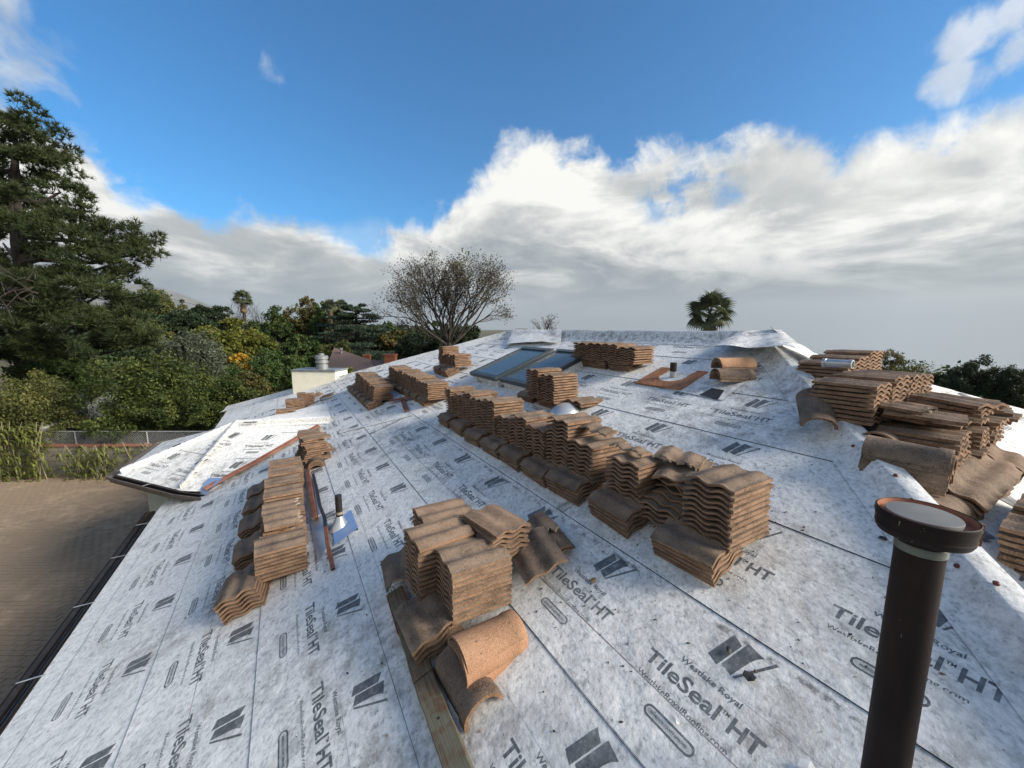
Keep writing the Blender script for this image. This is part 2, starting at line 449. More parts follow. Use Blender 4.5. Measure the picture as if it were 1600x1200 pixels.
# ================================================================== GROUND
def ground():
    m, t, b = mat('dry_grass_ground'); p = pos(t)
    t.link(t.ramp(t.noise(p, .25, 6, .65), [(.35, (.05, .055, .025)), (.55, (.09, .08, .04)), (.7, (.12, .10, .06))]), b.inputs['Base Color']); b.inputs['Roughness'].default_value = 1
    vs = []; fs = []; rad = [0, 12, 25, 40, 70, 130, 260, 600, 1400, 3200, 6000, 8600]; NA = 96
    for r_ in rad:
        for k in range(NA):
            a = 2 * math.pi * k / NA                       # from the view direction, clockwise
            w_ = min(1, max(0, (a - R(12)) / R(22))) * min(1, max(0, (R(150) - a) / R(40)))
            z = -.078 * max(0, r_ - 30) * w_ * w_ * (3 - 2 * w_)
            vs.append((r_ * math.sin(a), r_ * math.cos(a) + 1500 * 0, z))
    for i in range(len(rad) - 1):
        for k in range(NA):
            k2 = (k + 1) % NA; fs.append((i * NA + k, (i + 1) * NA + k, (i + 1) * NA + k2, i * NA + k2))
    g = obj('ground', mesh('ground', vs, [f[::-1] for f in fs][0:0] + fs, m))
    tag(g, kind='structure')
    # brick paved patio: bed, then pavers in running bond, the nearest 300 single, the rest joined
    bed = simple('sand_bed', (.075, .062, .05), 1, scale=8)
    P = MB(); P.box(-26, -3, -4, 14.7, .0, .02)
    po = obj('patio', P.mesh('patio', bed)); tag(po, kind='structure')
    pm, t, b = mat('brick_paver'); oi = t.new('ShaderNodeObjectInfo'); p = pos(t)
    n_ = t.noise(p, 2.6, 5, .7); 
    c = t.ramp(n_, [(.3, (.19, .145, .10)), (.5, (.28, .21, .145)), (.68, (.38, .29, .20))])
    vor = t.new('ShaderNodeTexNoise'); vor.inputs['Scale'].default_value = .5; t.link(p, vor.inputs['Vector'])
    t.link(t.mix(t.smooth(vor.outputs[0], .4, .6), c, (.25, .19, .13, 1)), b.inputs['Base Color']); b.inputs['Roughness'].default_value = .9
    bx = MB(); bx.box(0, .215, 0, .105, .0, .022)
    bxm = bx.mesh('paver', pm)
    spots = []
    for j in range(0, 170):
        for i in range(0, 90):
            x = -26 + .0 + i * .23 + (j % 2) * .115; y = -4 + j * .115
            if x > -5.0 or x < -24: continue
            if y < 1.0 and x > -8: continue
            # only what can be seen past the eave from near the camera
            if x > -2.9 - .0 * y and True: continue
            spots.append((x, y))
    cam2 = Vector((0, 0))
    def seen(x, y):
        if y < 2.5: return False
        d = Vector((x, y, -CAMZ)); cth = math.cos(PITCH); sth = math.sin(PITCH)
        dep = d.y * cth - d.z * sth
        px = 800 + 601 * d.x / dep; py = 600 - 601 * (d.y * sth + d.z * cth) / dep
        return -20 < px < 260 and 745 < py < 1215 and (py - 800) < (250 - px) * 1.52 + 30
    near = sorted([s for s in spots if seen(*s)], key=lambda s: s[0] ** 2 + s[1] ** 2)[:300]
    ns = set(near); r_ = random.Random(3)
    for x, y in near:
        obj('paver', bxm, po, Matrix.Translation((x, y, .02 + r_.uniform(-.002, .004))) @ Matrix.Rotation(r_.uniform(-.02, .02), 4, 'Z'))
    rest = MB()
    for x, y in spots:
        if (x, y) in ns: continue
        z = .02 + r_.uniform(-.002, .004)
        rest.add([(x, y, z + .022), (x + .215, y, z + .022), (x + .215, y + .105, z + .022), (x, y + .105, z + .022), (x, y, z), (x + .215, y, z), (x + .215, y + .105, z), (x, y + .105, z)],
                 [(0, 1, 2, 3), (4, 5, 1, 0), (5, 6, 2, 1), (7, 4, 0, 3)])
    ro = obj('paver_field', rest.mesh('paver_field', pm), po); ro['kind'] = 'stuff'
ground()

# ================================================================== HOUSE
house = empty('house', W(5, 2, -CAMZ), 'single storey house whose hipped roof is stripped down to printed white underlayment', 'house')
def hp(name, me): return wobj(name, me, house)
E_R = lambda h: 2.979 + (h - 5.913) * .873                   # right hip, e as a function of h
def uR(v): return E_R(.9366 * v + .770)
def uL(v): return 15.6 - (v - .25) * 1.016
V_TOP = 5.49; V_EAVE = -3.07
# deck and hidden slopes
rl = 10.28
A_, B_, C_, D_ = W(rl, 5.913, -.15), W(2.979, 5.913, -.15), W(-4.05, -2.13, -3.16), W(18.97, -2.13, -3.16)
E_, F_ = W(-4.05, 13.9, -3.16), W(18.97, 13.9, -3.16)
dz_ = Vector((0, 0, -.02))
hp('roof_deck', mesh('roof_deck', [p + dz_ for p in (A_, B_, C_, D_, E_, F_)], [(0, 3, 2, 1), (1, 2, 4), (0, 1, 4, 5), (3, 0, 5)], DECK))
walls = MB()
wp = [W(-3.6, -1.65, 0), W(18.5, -1.65, 0), W(18.5, 13.4, 0), W(-3.6, 13.4, 0)]
zt = CAMZ - 3.18
walls.add([(p.x, p.y, 0) for p in wp] + [(p.x, p.y, zt) for p in wp], [(0, 1, 5, 4), (1, 2, 6, 5), (2, 3, 7, 6), (3, 0, 4, 7)])
hp('wall', walls.mesh('wall', STUCCO))
sf = MB(); sf.add([W(-4.0, -2.1, -3.19), W(8.9, -2.1, -3.19), W(8.9, -1.6, -3.19), W(-4.0, -1.6, -3.19)], [(0, 1, 2, 3)])
hp('soffit', sf.mesh('soffit', STUCCO))

# printed text, made once as shared meshes
def text_mesh(s, size, weight=0.0, sx=1.0, space=1.0):
    cu = bpy.data.curves.new('t', 'FONT'); cu.body = s; cu.size = size; cu.offset = weight; cu.space_character = space
    cu.resolution_u = 3
    o = bpy.data.objects.new('t', cu); col.objects.link(o)
    bpy.context.view_layer.update()
    me = bpy.data.meshes.new_from_object(o)
    vs = [(v.co.x * sx, v.co.y, 0) for v in me.vertices]; fs = [tuple(p.vertices) for p in me.polygons]
    bpy.data.objects.remove(o); bpy.data.curves.remove(cu); bpy.data.meshes.remove(me)
    return vs, fs
def fit(vf, x0, x1, y0):
    vs, fs = vf; a = min(v[0] for v in vs); b_ = max(v[0] for v in vs); k = (x1 - x0) / (b_ - a)
    return [(x0 + (v[0] - a) * k, y0 + v[1], 0) for v in vs], fs
def make_prints():
    L = MB()
    t1 = fit(text_mesh('TileSeal', .108, .0022), 0, .40, 0); L.add(*t1)
    L.add(*fit(text_mesh('TM', .026, .0005), .405, .437, .055))
    L.add(*fit(text_mesh('HT', .108, .0028), .452, .59, 0))
    L.add(*fit(text_mesh('Westlake Royal', .042, .0004), .14, .45, .122))
    L.add(*fit(text_mesh('WestlakeRoyalRoofing.com', .040, .0006), .02, .50, -.082))
    lettering = L.mesh('printed_lettering', INK)
    G = MB()
    def poly(*pts): G.add([(x, y, 0) for x, y in pts], [tuple(range(len(pts)))])
    poly((0, .022), (.056, 0), (.090, .150), (.038, .180))
    poly((.070, .020), (.124, 0), (.152, .105), (.166, .138), (.186, .160), (.158, .168), (.106, .180))
    poly((.131, 0), (.143, .0), (.246, .170), (.232, .174))
    G.v = [(x * 1.06, y * 1.12, z) for x, y, z in G.v]
    logo = G.mesh('printed_logo', INK)
    Pm = MB()
    def rr(w_, h_, n=6):
        r = h_ / 2; out = []
        for cx, a0 in ((w_ - r, -90), (r, 90)):
            for k in range(n + 1):
                a = R(a0 + 180 * k / n); out.append((cx + r * math.cos(a), r + r * math.sin(a)))
        return out
    wd, ht = .262, .058
    o1 = rr(wd, ht); n = len(o1)
    ins = [(.010 + x * (wd - .020) / wd, .010 + y * (ht - .020) / ht) for x, y in o1]
    in2 = [(.014 + x * (wd - .028) / wd, .0145 + y * (ht - .029) / ht) for x, y in o1]
    Pm.add([(x, y, 0) for x, y in o1] + [(x, y, 0) for x, y in ins], [(k, (k + 1) % n, n + (k + 1) % n, n + k) for k in range(n)])
    Pm.add([(x, y, -.0001) for x, y in in2], [tuple(range(n))], 1)
    Pm.add(*fit(text_mesh('MIAMI-DADE COUNTY APPROVED', .017, .0009), .034, wd - .034, .0225))
    pill = Pm.mesh('printed_badge', [INK, INKP])
    return logo, lettering, pill
LOGO, LETTERS, PILL = make_prints()

LAP0, LAPD = .48, .8387
def prints_on(sheet, Mfun, u_t, v_base):
    """one block of print: reading direction is Mfun's local x"""
    for nm, me, dx_, dy_ in (('printed_logo', LOGO, .215, .225), ('printed_lettering', LETTERS, 0, 0), ('printed_badge', PILL, .155, -.205)):
        M = Mfun(u_t, v_base, dx_, dy_)
        o = bpy.data.objects.new(nm, me); col.objects.link(o); o.parent = sheet
        o.matrix_parent_inverse = sheet_inv(sheet); o.matrix_basis = M
def sheet_inv(s): return Matrix.Identity(4)

PH = {-4: 4.09 - .86, -3: 2.77, -2: 2.26, -1: 1.10, 0: .908, 1: .40, 2: .96, 3: 2.09, 4: 4.34, 5: 1.2}
PER = .876
def strip(ulo, uhi, v0, v1, seg=.3):
    """main-plane sheet between rows v0 and v1; ulo / uhi are functions of v"""
    n = max(3, int((uhi(v0) - ulo(v0)) / seg)); vs = []; fs = []
    rows = [v0, v0 + (v1 - v0) * .33, v0 + (v1 - v0) * .66, v1]
    for r_, v in enumerate(rows):
        for k in range(n + 1):
            u = ulo(v) + (uhi(v) - ulo(v)) * k / n
            q = .0065 - .0055 * (r_ / 3)
            if r_ == 0:
                q += .0 * max(0, mn.noise(Vector((u * 1.7, v * 3, 1))))
                v_ = v + .006 * mn.noise(Vector((u * .8, v, 5)))
            else: v_ = v
            vs.append(MP(u, v_, q))
    for r_ in range(3):
        for k in range(n):
            a = r_ * (n + 1) + k; fs.append((a + 1, a, a + n + 1, a + n + 2))
    # lower thickness edge
    b0 = len(vs)
    for k in range(n + 1):
        p = vs[k]; vs.append(p - NM * .006 - VD * .003)
    idx = [0] * len(fs)
    for k in range(n): fs.append((k, k + 1, b0 + k + 1, b0 + k)); idx.append(1)
    return mesh('membrane_sheet', vs, fs, [MEM, BLACK], idx)
def line_on_main(name, u0, u1, v, wdt, m, par, q=.008, v1=None):
    pts = []; n = max(2, int(abs(u1 - u0) / .5)); v1 = v if v1 is None else v1
    for k in range(n + 1):
        u = u0 + (u1 - u0) * k / n; vv = v + (v1 - v) * k / n + .002 * mn.noise(Vector((u * 1.3, v, 2)))
        wv = wdt * (.6 + .8 * abs(mn.noise(Vector((u * 2.1, v, 9)))))
        pts.append((MP(u, vv - wv, q), MP(u, vv + wv, q)))
    vs = [p for a in pts for p in a]; fs = [(2 * k + 2, 2 * k, 2 * k + 1, 2 * k + 3) for k in range(n)]
    o = obj(name, mesh(name, vs, fs, m), par); return o
seams = {0: [7.15], 1: [2.52], -2: [9.4], 3: [6.9]}
for k in range(-5, 6):
    v0 = LAP0 + LAPD * k; v1 = v0 + LAPD + .08
    v0c = max(v0, V_EAVE - .03); v1c = min(v1, V_TOP)
    if v0 > V_TOP - .05: continue
    cuts = seams.get(k, [])
    bounds = [None] + cuts + [None]
    for j in range(len(bounds) - 1):
        a, b_ = bounds[j], bounds[j + 1]
        lo = (lambda v: uR(v)) if a is None else (lambda v, a=a: a + .0)
        hi = (lambda v: uL(v)) if b_ is None else (lambda v, b_=b_: b_ + .10)
        me = strip(lo, hi, v0c, v1c)
        s_ = hp('membrane_sheet', me)
        s_.matrix_parent_inverse = Matrix.Identity(4); s_.location = (0, 0, 0); s_.parent = house
        s_.matrix_parent_inverse = Matrix.Translation(-house.location)
        if a is not None:
            e_ = MB()
            for dv in range(1): e_.add([MP(a, v0c + .005, .009), MP(a + .007, v0c + .005, .009), MP(a + .007, v0 + LAPD - .01, .004), MP(a, v0 + LAPD - .01, .004)], [(0, 1, 2, 3)])
            obj('sheet_end', e_.mesh('sheet_end', BLACK), s_)
        line_on_main('lap_line', lo(v0c) + .02, hi(v0c) - .02, v0c + .001, .0014, BLACK, s_, .0070)
        line_on_main('guide_line', lo(v0 + LAPD - .32) + .02, hi(v0 + LAPD - .32) - .02, min(v0 + LAPD - .315, V_TOP - .02), .0013, INKP, s_, .0040)
        # print blocks
        wc = PH[k] if k in PH else 2.0
        if a is not None: wc += .37
        base = v0 + .365
        i = int(math.floor((lo(base) - wc) / PER))
        while True:
            us = wc + i * PER + .335
            i += 1
            if us - .52 < lo(base + .2) + .10: continue
            if us > hi(base) - .05 or us > 15: break
            def Mf(u_t, vb, dx_, dy_):
                v = vb + dy_; q = .0065 - .0055 * (v - v0c) / (v1c - v0c) + .00045
                return basis(-E3, VD, NM, MP(u_t - dx_, v, q))
            if base - .25 < V_EAVE or base + .42 > V_TOP: 
                if base + .1 > V_TOP or base < V_EAVE: continue
            prints_on(s_, Mf, us, base)
S0 = [o for o in house.children if o.name.startswith('membrane_sheet')][6]
line_on_main('chalk_line', .55, 9.0, .762, .003, REDCH, S0, .0052)
line_on_main('chalk_line', .75, 9.0, -.25, .0016, REDCH, S0, .0060, -.10)
line_on_main('chalk_line', .9, 10.0, -1.62, .0016, REDCH, S0, .0045)

# sheets of the end slope (rolls run across, parallel to its eave)
for k in range(0, 9):
    s0 = -.05 - .8387 * (k + 1); s1 = s0 + .92
    vs = []; n = 30
    e0 = 2.979 + s0 * math.cos(math.atan(SE)); e1 = min(2.979, 2.979 + s1 * math.cos(math.atan(SE)))
    s1 = (e1 - 2.979) / math.cos(math.atan(SE))
    if e0 < -4.1: break
    hl = lambda e: 5.913 + (e - 2.979) / .873; hr = lambda e: 5.913 - (e - 2.979) / .873 * 1.0
    for (s, e, q) in ((s0, e0, .0065), (s1, e1, .001)):
        for j in range(n + 1): vs.append(EP(s, hl(e) + (hr(e) - hl(e)) * j / n, q))
    fs = [(j, j + 1, n + 2 + j, n + 1 + j) for j in range(n)]
    b0 = len(vs)
    for j in range(n + 1): vs.append(vs[j] - ND * .006)
    idx = [0] * n
    for j in range(n): fs.append((b0 + j, b0 + j + 1, j + 1, j)); idx.append(1)
    s_ = hp('membrane_sheet', mesh('membrane_sheet', vs, fs, [MEM, BLACK], idx))
    x = hl(e0) + .9 + .3 * (k % 3)
    while x < hr(e0) - 1:
        def Mf(u_t, vb, dx_, dy_): return basis(H3, ED, ND, EP(vb + dy_, u_t + dx_, .0070))
        prints_on(s_, Mf, x, s0 + .365); x += PER

# ------------------------------------------------ hip and ridge wraps
def wrap(name, p0, p1, sideA, sideB, nA, nB, ht=.14, wA=.30, wB=.16, n=60, seed=0, sharp=False):
    """membrane carried up over a board set on edge: sideA/B point away from the crest inside each slope"""
    prof = [('A', wA, .0095), ('A', wA * .72, ht * .13), ('A', wA * .45, ht * .34), ('A', wA * .24, ht * .74), ('A', .030, ht * .93), ('A', .014, ht), ('B', .030, ht), ('B', .036, ht * .93), ('B', .042, ht * .4), ('B', .06, .02), ('B', wB, .0095)]
    if sharp: prof = [('A', wA, .008), ('A', .075, .012), ('A', .058, ht * .9), ('A', .045, ht), ('C', 0, ht * 1.03), ('B', .045, ht), ('B', .058, ht * .9), ('B', .075, .012), ('B', wB, .008)]
    vs = []; m = len(prof)
    for k in range(n + 1):
        P = p0.lerp(p1, k / n)
        for j, (s, off, q) in enumerate(prof):
            ww = mn.noise(Vector((k * .35 + seed, j * .9, seed))) ; w2 = mn.noise(Vector((k * .11 + seed, j * .3, seed + 3)))
            amp = .0055 if 0 < j < m - 1 else 0.0
            if s == 'A': v = P + sideA * (off + (.012 * w2 if j == 0 else 0)) + nA * (q + amp * ww + amp * .8 * w2)
            elif s == 'B': v = P + sideB * off + nB * (q + amp * ww)
            else: v = P + Z3 * (q + .004 * ww)
            vs.append(v)
    fs = [(k * m + j, k * m + j + 1, (k + 1) * m + j + 1, (k + 1) * m + j) for k in range(n) for j in range(m - 1)]
    me = mesh(name, vs, fs, MEM); auto_smooth(me, 60)
    return hp(name, me)
def caps(par, p0, p1, off, count, r=.013, seed=0, m=None):
    rr_ = random.Random(seed)
    mb = MB(); mb.lathe([(0.0001, .006), (r * .55, .005), (r, .001)], 10)
    me = mb.mesh('nail_cap', m or REDDOT)
    for k in range(count):
        tt = (k + rr_.uniform(.2, .8)) / count
        obj('nail_cap', me, par, Matrix.Translation(p0.lerp(p1, tt) + off * rr_.uniform(.7, 1.1)) @ Matrix.Rotation(rr_.uniform(0, 6), 4, 'Z'))
hipR0, hipR1 = W(2.979, 5.913, -.136), W(-4.05, -2.14, -3.15)
dR = (hipR1 - hipR0).normalized()
aR = NM.cross(dR); aR = aR if aR.dot(E3 - H3 * .2) > 0 else -aR
bR = ND.cross(dR); bR = bR if bR.dot(H3) > 0 else -bR
hw = wrap('hip_cover', hipR0, hipR1, aR, bR, NM, ND, .135, .21, .10, 90, 1)
for tt, of in ((.20, .0), (.27, .058), (.31, .0), (.345, .108), (.372, .058), (.385, .0), (.41, .0), (.43, .108), (.455, .0), (.50, .058), (.545, .0), (.60, .0), (.62, .058), (.66, .0), (.70, .0)):
    mb = MB(); mb.lathe([(.0001, .004), (.008, .0035), (.012, .0), (.012, -.01)], 10)
    q = {.058: .094, .108: .046, .0: .143}[of]
    obj('nail_cap', mb.mesh('nail_cap', REDDOT), hw, basis(aR, NM.cross(aR), NM, hipR0.lerp(hipR1, tt) + aR * of + NM * (q + .004)))
# ridge
rA, rB = W(10.28, 5.913, -.136), W(2.979, 5.913, -.136)
nB_ = (H3 * math.sin(SL) + Z3 * math.cos(SL)); vB = H3 * math.cos(SL) - Z3 * math.sin(SL)
rw = wrap('ridge_cover', rA, rB, -VD, vB, NM, nB_, .13, .34, .3, 60, 5)
# left hip
hl0, hl1 = W(10.28, 5.913, -.136), W(18.97, -2.14, -3.15)
dL = (hl1 - hl0).normalized(); aL = NM.cross(dL); aL = aL if aL.dot(E3) < 0 else -aL
nE = (E3 * .35 + Z3).normalized(); bL = nE.cross(dL); bL = bL if bL.dot(E3) > 0 else -bL
lw = wrap('hip_cover', hl0, hl1, aL, bL, NM, nE, .11, .40, .3, 70, 9)
# far-side sheets so the roof closes
hp('membrane_sheet', mesh('membrane_sheet', [A_, B_, E_, F_], [(0, 1, 2, 3)], MEM))
hp('membrane_sheet', mesh('membrane_sheet', [A_, D_, F_], [(0, 1, 2)], MEM))

# loose flap lying over the right end of the ridge, its lower edge lifted
def grid_sheet(name, rows, m=MEM, thick=.0):
    vs = [p for r_ in rows for p in r_]; n = len(rows[0])
    fs = [(i * n + j, i * n + j + 1, (i + 1) * n + j + 1, (i + 1) * n + j) for i in range(len(rows) - 1) for j in range(n - 1)]
    me = mesh(name, vs, fs, m); me.polygons.foreach_set('use_smooth', [True] * len(me.polygons)); return me
def dense(c00, c10, c01, c11, nu, nv, f=None):
    rows = []
    for i in range(nv + 1):
        r_ = []
        for j in range(nu + 1):
            a, b_ = j / nu, i / nv
            p = (c00 * (1 - a) + c10 * a) * (1 - b_) + (c01 * (1 - a) + c11 * a) * b_
            if f: p = p + f(a, b_)
            r_.append(p)
        rows.append(r_)
    return rows
fl = grid_sheet('loose_flap', dense(MP(3.30, 4.72, .05), MP(1.98, 4.45, .20), MP(3.25, 5.48, .13), MP(2.75, 5.56, .12), 24, 10,
     lambda a, b_: NM * ((1 - b_) * (.10 + .03 * math.sin(a * 9) + .05 * math.sin(a * 3.1)) + .012 * mn.noise(Vector((a * 6, b_ * 5, 3))))))
flo = hp('loose_flap', fl)
for i, (u, v) in enumerate(((2.45, 5.0), (2.85, 5.05))):
    pass
fl2 = grid_sheet('loose_flap', dense(W(2.85, 5.85, .00), W(1.95, 4.95, -.40), W(2.98, 6.2, -.08), W(2.15, 6.05, -.50), 16, 12,
     lambda a, b_: Z3 * (.05 + .03 * b_ + .03 * mn.noise(Vector((a * 5, b_ * 5, 8))))))
hp('loose_flap', fl2)
fl3 = grid_sheet('loose_flap', dense(MP(7.0, 4.95, .03), MP(8.9, 4.6, .03), MP(7.6, 5.52, .13), MP(9.9, 5.52, .15), 16, 8,
     lambda a, b_: NM * (.07 * math.sin(a * 2.6) * (1 - b_) + .02 * mn.noise(Vector((a * 5, b_ * 5, 4))))))
hp('loose_flap', fl3)
# patch sheets by the plywood
def flat_main(name, pts, q, m=MEM, th=.003):
    top = [MP(u, v, q) for u, v in pts]; bot = [MP(u, v, q - th) for u, v in pts]; n = len(pts)
    return mesh(name, top + bot, [tuple(range(n))] + [(n + k, n + (k + 1) % n, (k + 1) % n, k) for k in range(n)], [m, BLACK], [0] + [1] * n)
hp('membrane_patch', flat_main('membrane_patch', [(3.75, 3.72), (2.45, 3.62), (2.45, 4.40), (3.70, 4.46)][::-1], .012))
hp('membrane_patch', flat_main('membrane_patch', [(2.75, 3.66), (2.50, 3.62), (2.56, 3.85), (2.72, 3.86)][::-1], .016, BLACK))
hp('membrane_patch', flat_main('membrane_patch', [(8.13, .03), (7.05, 1.29), (7.2, 1.32), (8.28, .06)][::-1], .012))

# gutter along the main eave
def sweep(prof, path, frames, name, m, mi=None):
    vs = []; n = len(prof)
    for P, (a, z) in zip(path, frames):
        for x, y in prof: vs.append(P + a * x + z * y)
    fs = [(k * n + j, k * n + j + 1, (k + 1) * n + j + 1, (k + 1) * n + j) for k in range(len(path) - 1) for j in range(n - 1)]
    return mesh(name, vs, fs, m, mi)
gprof = [(-.005, .0), (-.005, -.10), (.085, -.105), (.105, -.05), (.135, -.03), (.135, .0), (.120, .004), (.120, -.02), (.092, -.045), (.075, -.092), (.008, -.088), (.008, 0), (-.005, 0)]
out = -H3
g0, g1 = W(-4.05, -2.16, -3.13), W(8.62, -2.16, -3.13)
gut = hp('gutter', sweep(gprof, [g0, g1], [(out, Z3)] * 2, 'gutter', BRONZE))
endc = MB(); endc.add([g1 + out * x + Z3 * y for x, y in gprof[:7]], [tuple(range(7))]); obj('gutter_end', endc.mesh('gutter_end', BRONZE), gut)
drk = MB(); drk.add([g0 + out * .01 - Z3 * .078, g1 + out * .01 - Z3 * .078, g1 + out * .078 - Z3 * .08, g0 + out * .078 - Z3 * .08], [(0, 1, 2, 3)])
obj('gutter_bed', drk.mesh('gutter_bed', GUTIN), gut)
sb = MB(); sb.box(-.006, .006, -.06, .125, -.002, .002)
sbm = sb.mesh('gutter_strap', STRAP)
for e in (2.6, 3.7, 4.85, 5.95, 7.05, 8.1):
    obj('gutter_strap', sbm, gut, basis(E3, out, Z3, W(e, -2.16, -3.125)))
hp('fascia', mesh('fascia', [W(-4.05, -2.15, -3.15), W(8.6, -2.15, -3.15), W(8.6, -2.15, -3.33), W(-4.05, -2.15, -3.33)], [(0, 1, 2, 3)], TRIMB))

# ------------------------------------------------ bay roof on the left
P2, P3, P4, P5 = W(8.55, -1.75, -2.84), W(10.2, -3.03, -2.84), W(12.65, -2.85, -2.84), W(13.7, -1.3, -2.84)
V0, R0, A0 = W(8.28, -1.33, -2.845), W(9.45, .80, -2.05), W(10.5, -1.04, -2.12)
R1 = W(11.6, .9, -2.012)
def facet(name, pts, off=0.0, m=MEM):
    n = (pts[1] - pts[0]).cross(pts[2] - pts[0]).normalized()
    if n.z < 0: n = -n; pts = pts[::-1]
    fs = [tuple(range(len(pts)))]
    return hp(name, mesh(name, [p + n * off for p in pts], fs, m)), n
bayA, nA_ = facet('membrane_sheet', [P2, A0, R0, V0], .012)
bayB, nBf = facet('membrane_sheet', [P2, P3, A0], .012)
bayC, nCf = facet('membrane_sheet', [P3, P4, A0], .012)
facet('membrane_sheet', [P4, P5, A0], .012); facet('membrane_sheet', [P5, R1, R0, A0], .012)
# prints on the two facets that face the camera; each facet has two overlapping rows
def facet_prints(par, n_, org, xd, rows, lines=True):
    yd = n_.cross(xd).normalized()
    for xs, y in rows:
        for x in xs:
            def Mf(u_t, vb, dx_, dy_): return basis(xd, yd, n_, org + xd * (u_t + dx_) + yd * (vb + dy_) + n_ * .0128)
            prints_on(par, Mf, x, y)
xA = (R0 - A0); xA.z = 0; xA.normalize(); xA = (xA - nA_ * xA.dot(nA_)).normalized()
facet_prints(bayA, nA_, P2, xA, [((.22,), .36), ((.33, 1.55), 1.25)])
def facet_line(par, n_, org, xd, x0, x1, y, wd=.004, m=BLACK, y1=None):
    yd = n_.cross(xd).normalized(); y1 = y if y1 is None else y1
    o = obj('lap_line', mesh('lap_line', [org + xd * x0 + yd * (y - wd) + n_ * .016, org + xd * x1 + yd * (y1 - wd) + n_ * .016, org + xd * x1 + yd * (y1 + wd) + n_ * .016, org + xd * x0 + yd * (y + wd) + n_ * .016], [(0, 1, 2, 3)], m), par)
facet_line(bayA, nA_, P2, xA, .35, 1.35, .88, .004); facet_line(bayA, nA_, P2, xA, .85, 2.1, 1.74, .004)
xB = (P2 - P3).normalized()
facet_prints(bayB, nBf, P3, xB, [((.35, 1.25), .36), ((1.05,), 1.2)])
facet_line(bayB, nBf, P3, xB, .5, 1.6, .86)
def bay_hip(p0, p1, sa, sb_, seed, wd=.15, ht=.10):
    d = (p1 - p0).normalized()
    a = sa.cross(d); b_ = sb_.cross(d)
    mid = (p0 + p1) / 2
    if (a.dot(b_) > 0): pass
    # point each away from the crest and downhill
    if a.z > 0: a = -a
    if b_.z > 0: b_ = -b_
    o = wrap('hip_cover', p0, p1, a, b_, sa, sb_, ht, wd, wd, 24, seed, True)
    caps(o, p0 + Z3 * (ht + .008), p1 + Z3 * (ht + .008), Z3 * 0.004 + a * .03, 9, .014, seed)
    caps(o, p0 + a * .1 + sa * .016, p1 + a * .1 + sa * .016, Z3 * .001, 7, .012, seed + 5)
    return o
bay_hip(P2 + (A0 - P2) * .04, A0, nA_, nBf, 21)
bay_hip(P3 + (A0 - P3) * .04, A0, nBf, nCf, 22)
def ridge_wrap_bay():
    a = nA_.cross((R0 - A0).normalized()); a = a if a.z < 0 else -a
    nD = (-nA_.copy()); nD.z = nA_.z
    b_ = nD.cross((R0 - A0).normalized()); b_ = b_ if b_.z < 0 else -b_
    o = wrap('ridge_cover', A0, R0 + Z3 * .02, a, b_, nA_, nD, .09, .17, .2, 24, 31, True)
    caps(o, A0 + a * .1 + nA_ * .02, R0 + a * .1 + nA_ * .02, Z3 * .001, 6, .012, 44)
ridge_wrap_bay()
# black seal patches at the bay apex and on its hips
def bpatch(P, x, y, w_, h_, n_): 
    return hp('seal_patch', mesh('seal_patch', [P, P + x * w_, P + x * w_ + y * h_, P + y * h_], [(0, 1, 2, 3)], BLACK))
yA = nA_.cross(xA)
bpatch(A0 + xA * .22 - yA * .13 + nA_ * .105, xA, yA, .30, .045, nA_)
bpatch(P3.lerp(A0, .42) + Z3 * .112, (A0 - P3).normalized(), xB * .6 - Z3 * .02, .14, .10, nBf)
# bay gutter and walls
path = [V0 + Vector((.06, -.10, 0)), P2, P3, P4, P5]
ctr = W(10.8, -.2, -2.84)
frames = []
for i, P in enumerate(path):
    ds = []
    if i > 0: ds.append((P - path[i - 1]).normalized())
    if i < len(path) - 1: ds.append((path[i + 1] - P).normalized())
    ns = []
    for d in ds:
        o_ = d.cross(Z3); o_ = o_ if o_.dot(P - ctr) > 0 else -o_; ns.append(o_.normalized())
    a = sum(ns, Vector()) / len(ns); a = a / max(.5, a.length_squared)
    frames.append((a, Z3))
pth = [p + Z3 * .0 + f[0] * .012 for p, f in zip(path, frames)]
bprof = [(0, .0), (0, -.12), (.085, -.12), (.105, -.06), (.14, -.035), (.14, .008), (.122, .008), (.122, -.02), (.09, -.05), (.075, -.105), (.012, -.10), (.012, 0), (0, 0)]
bg = hp('bay_gutter', sweep(bprof, pth, frames, 'bay_gutter', TRIMB))
bed = sweep([(.012, -.095), (.012, -.01), (.013, -.01), (.013, -.094), (.078, -.094)], pth, frames, 'gutter_bed', GUTIN); obj('gutter_bed', bed, bg)
for tt, (i0, i1) in ((.45, (1, 2)), (.12, (2, 3))):
    P = pth[i0].lerp(pth[i1], tt); a = frames[i0][0].lerp(frames[i1][0], .5).normalized(); d = (pth[i1] - pth[i0]).normalized()
    obj('gutter_strap', sbm, bg, basis(d, a, Z3, P + Z3 * .006))
wpts = [p - f[0].normalized() * .38 for p, f in zip(path, frames)]
wv = [(p.x, p.y, 0) for p in wpts] + [(p.x, p.y, CAMZ - 2.93) for p in wpts]
hp('bay_wall', mesh('bay_wall', wv, [(i, i + 1, i + 6, i + 5) for i in range(4)], STUCCO))
hp('bay_soffit', mesh('bay_soffit', [p - Z3 * .11 for p in path] + [p - Z3 * .11 for p in wpts], [(i, i + 1, i + 6, i + 5) for i in range(4)], TRIMB))

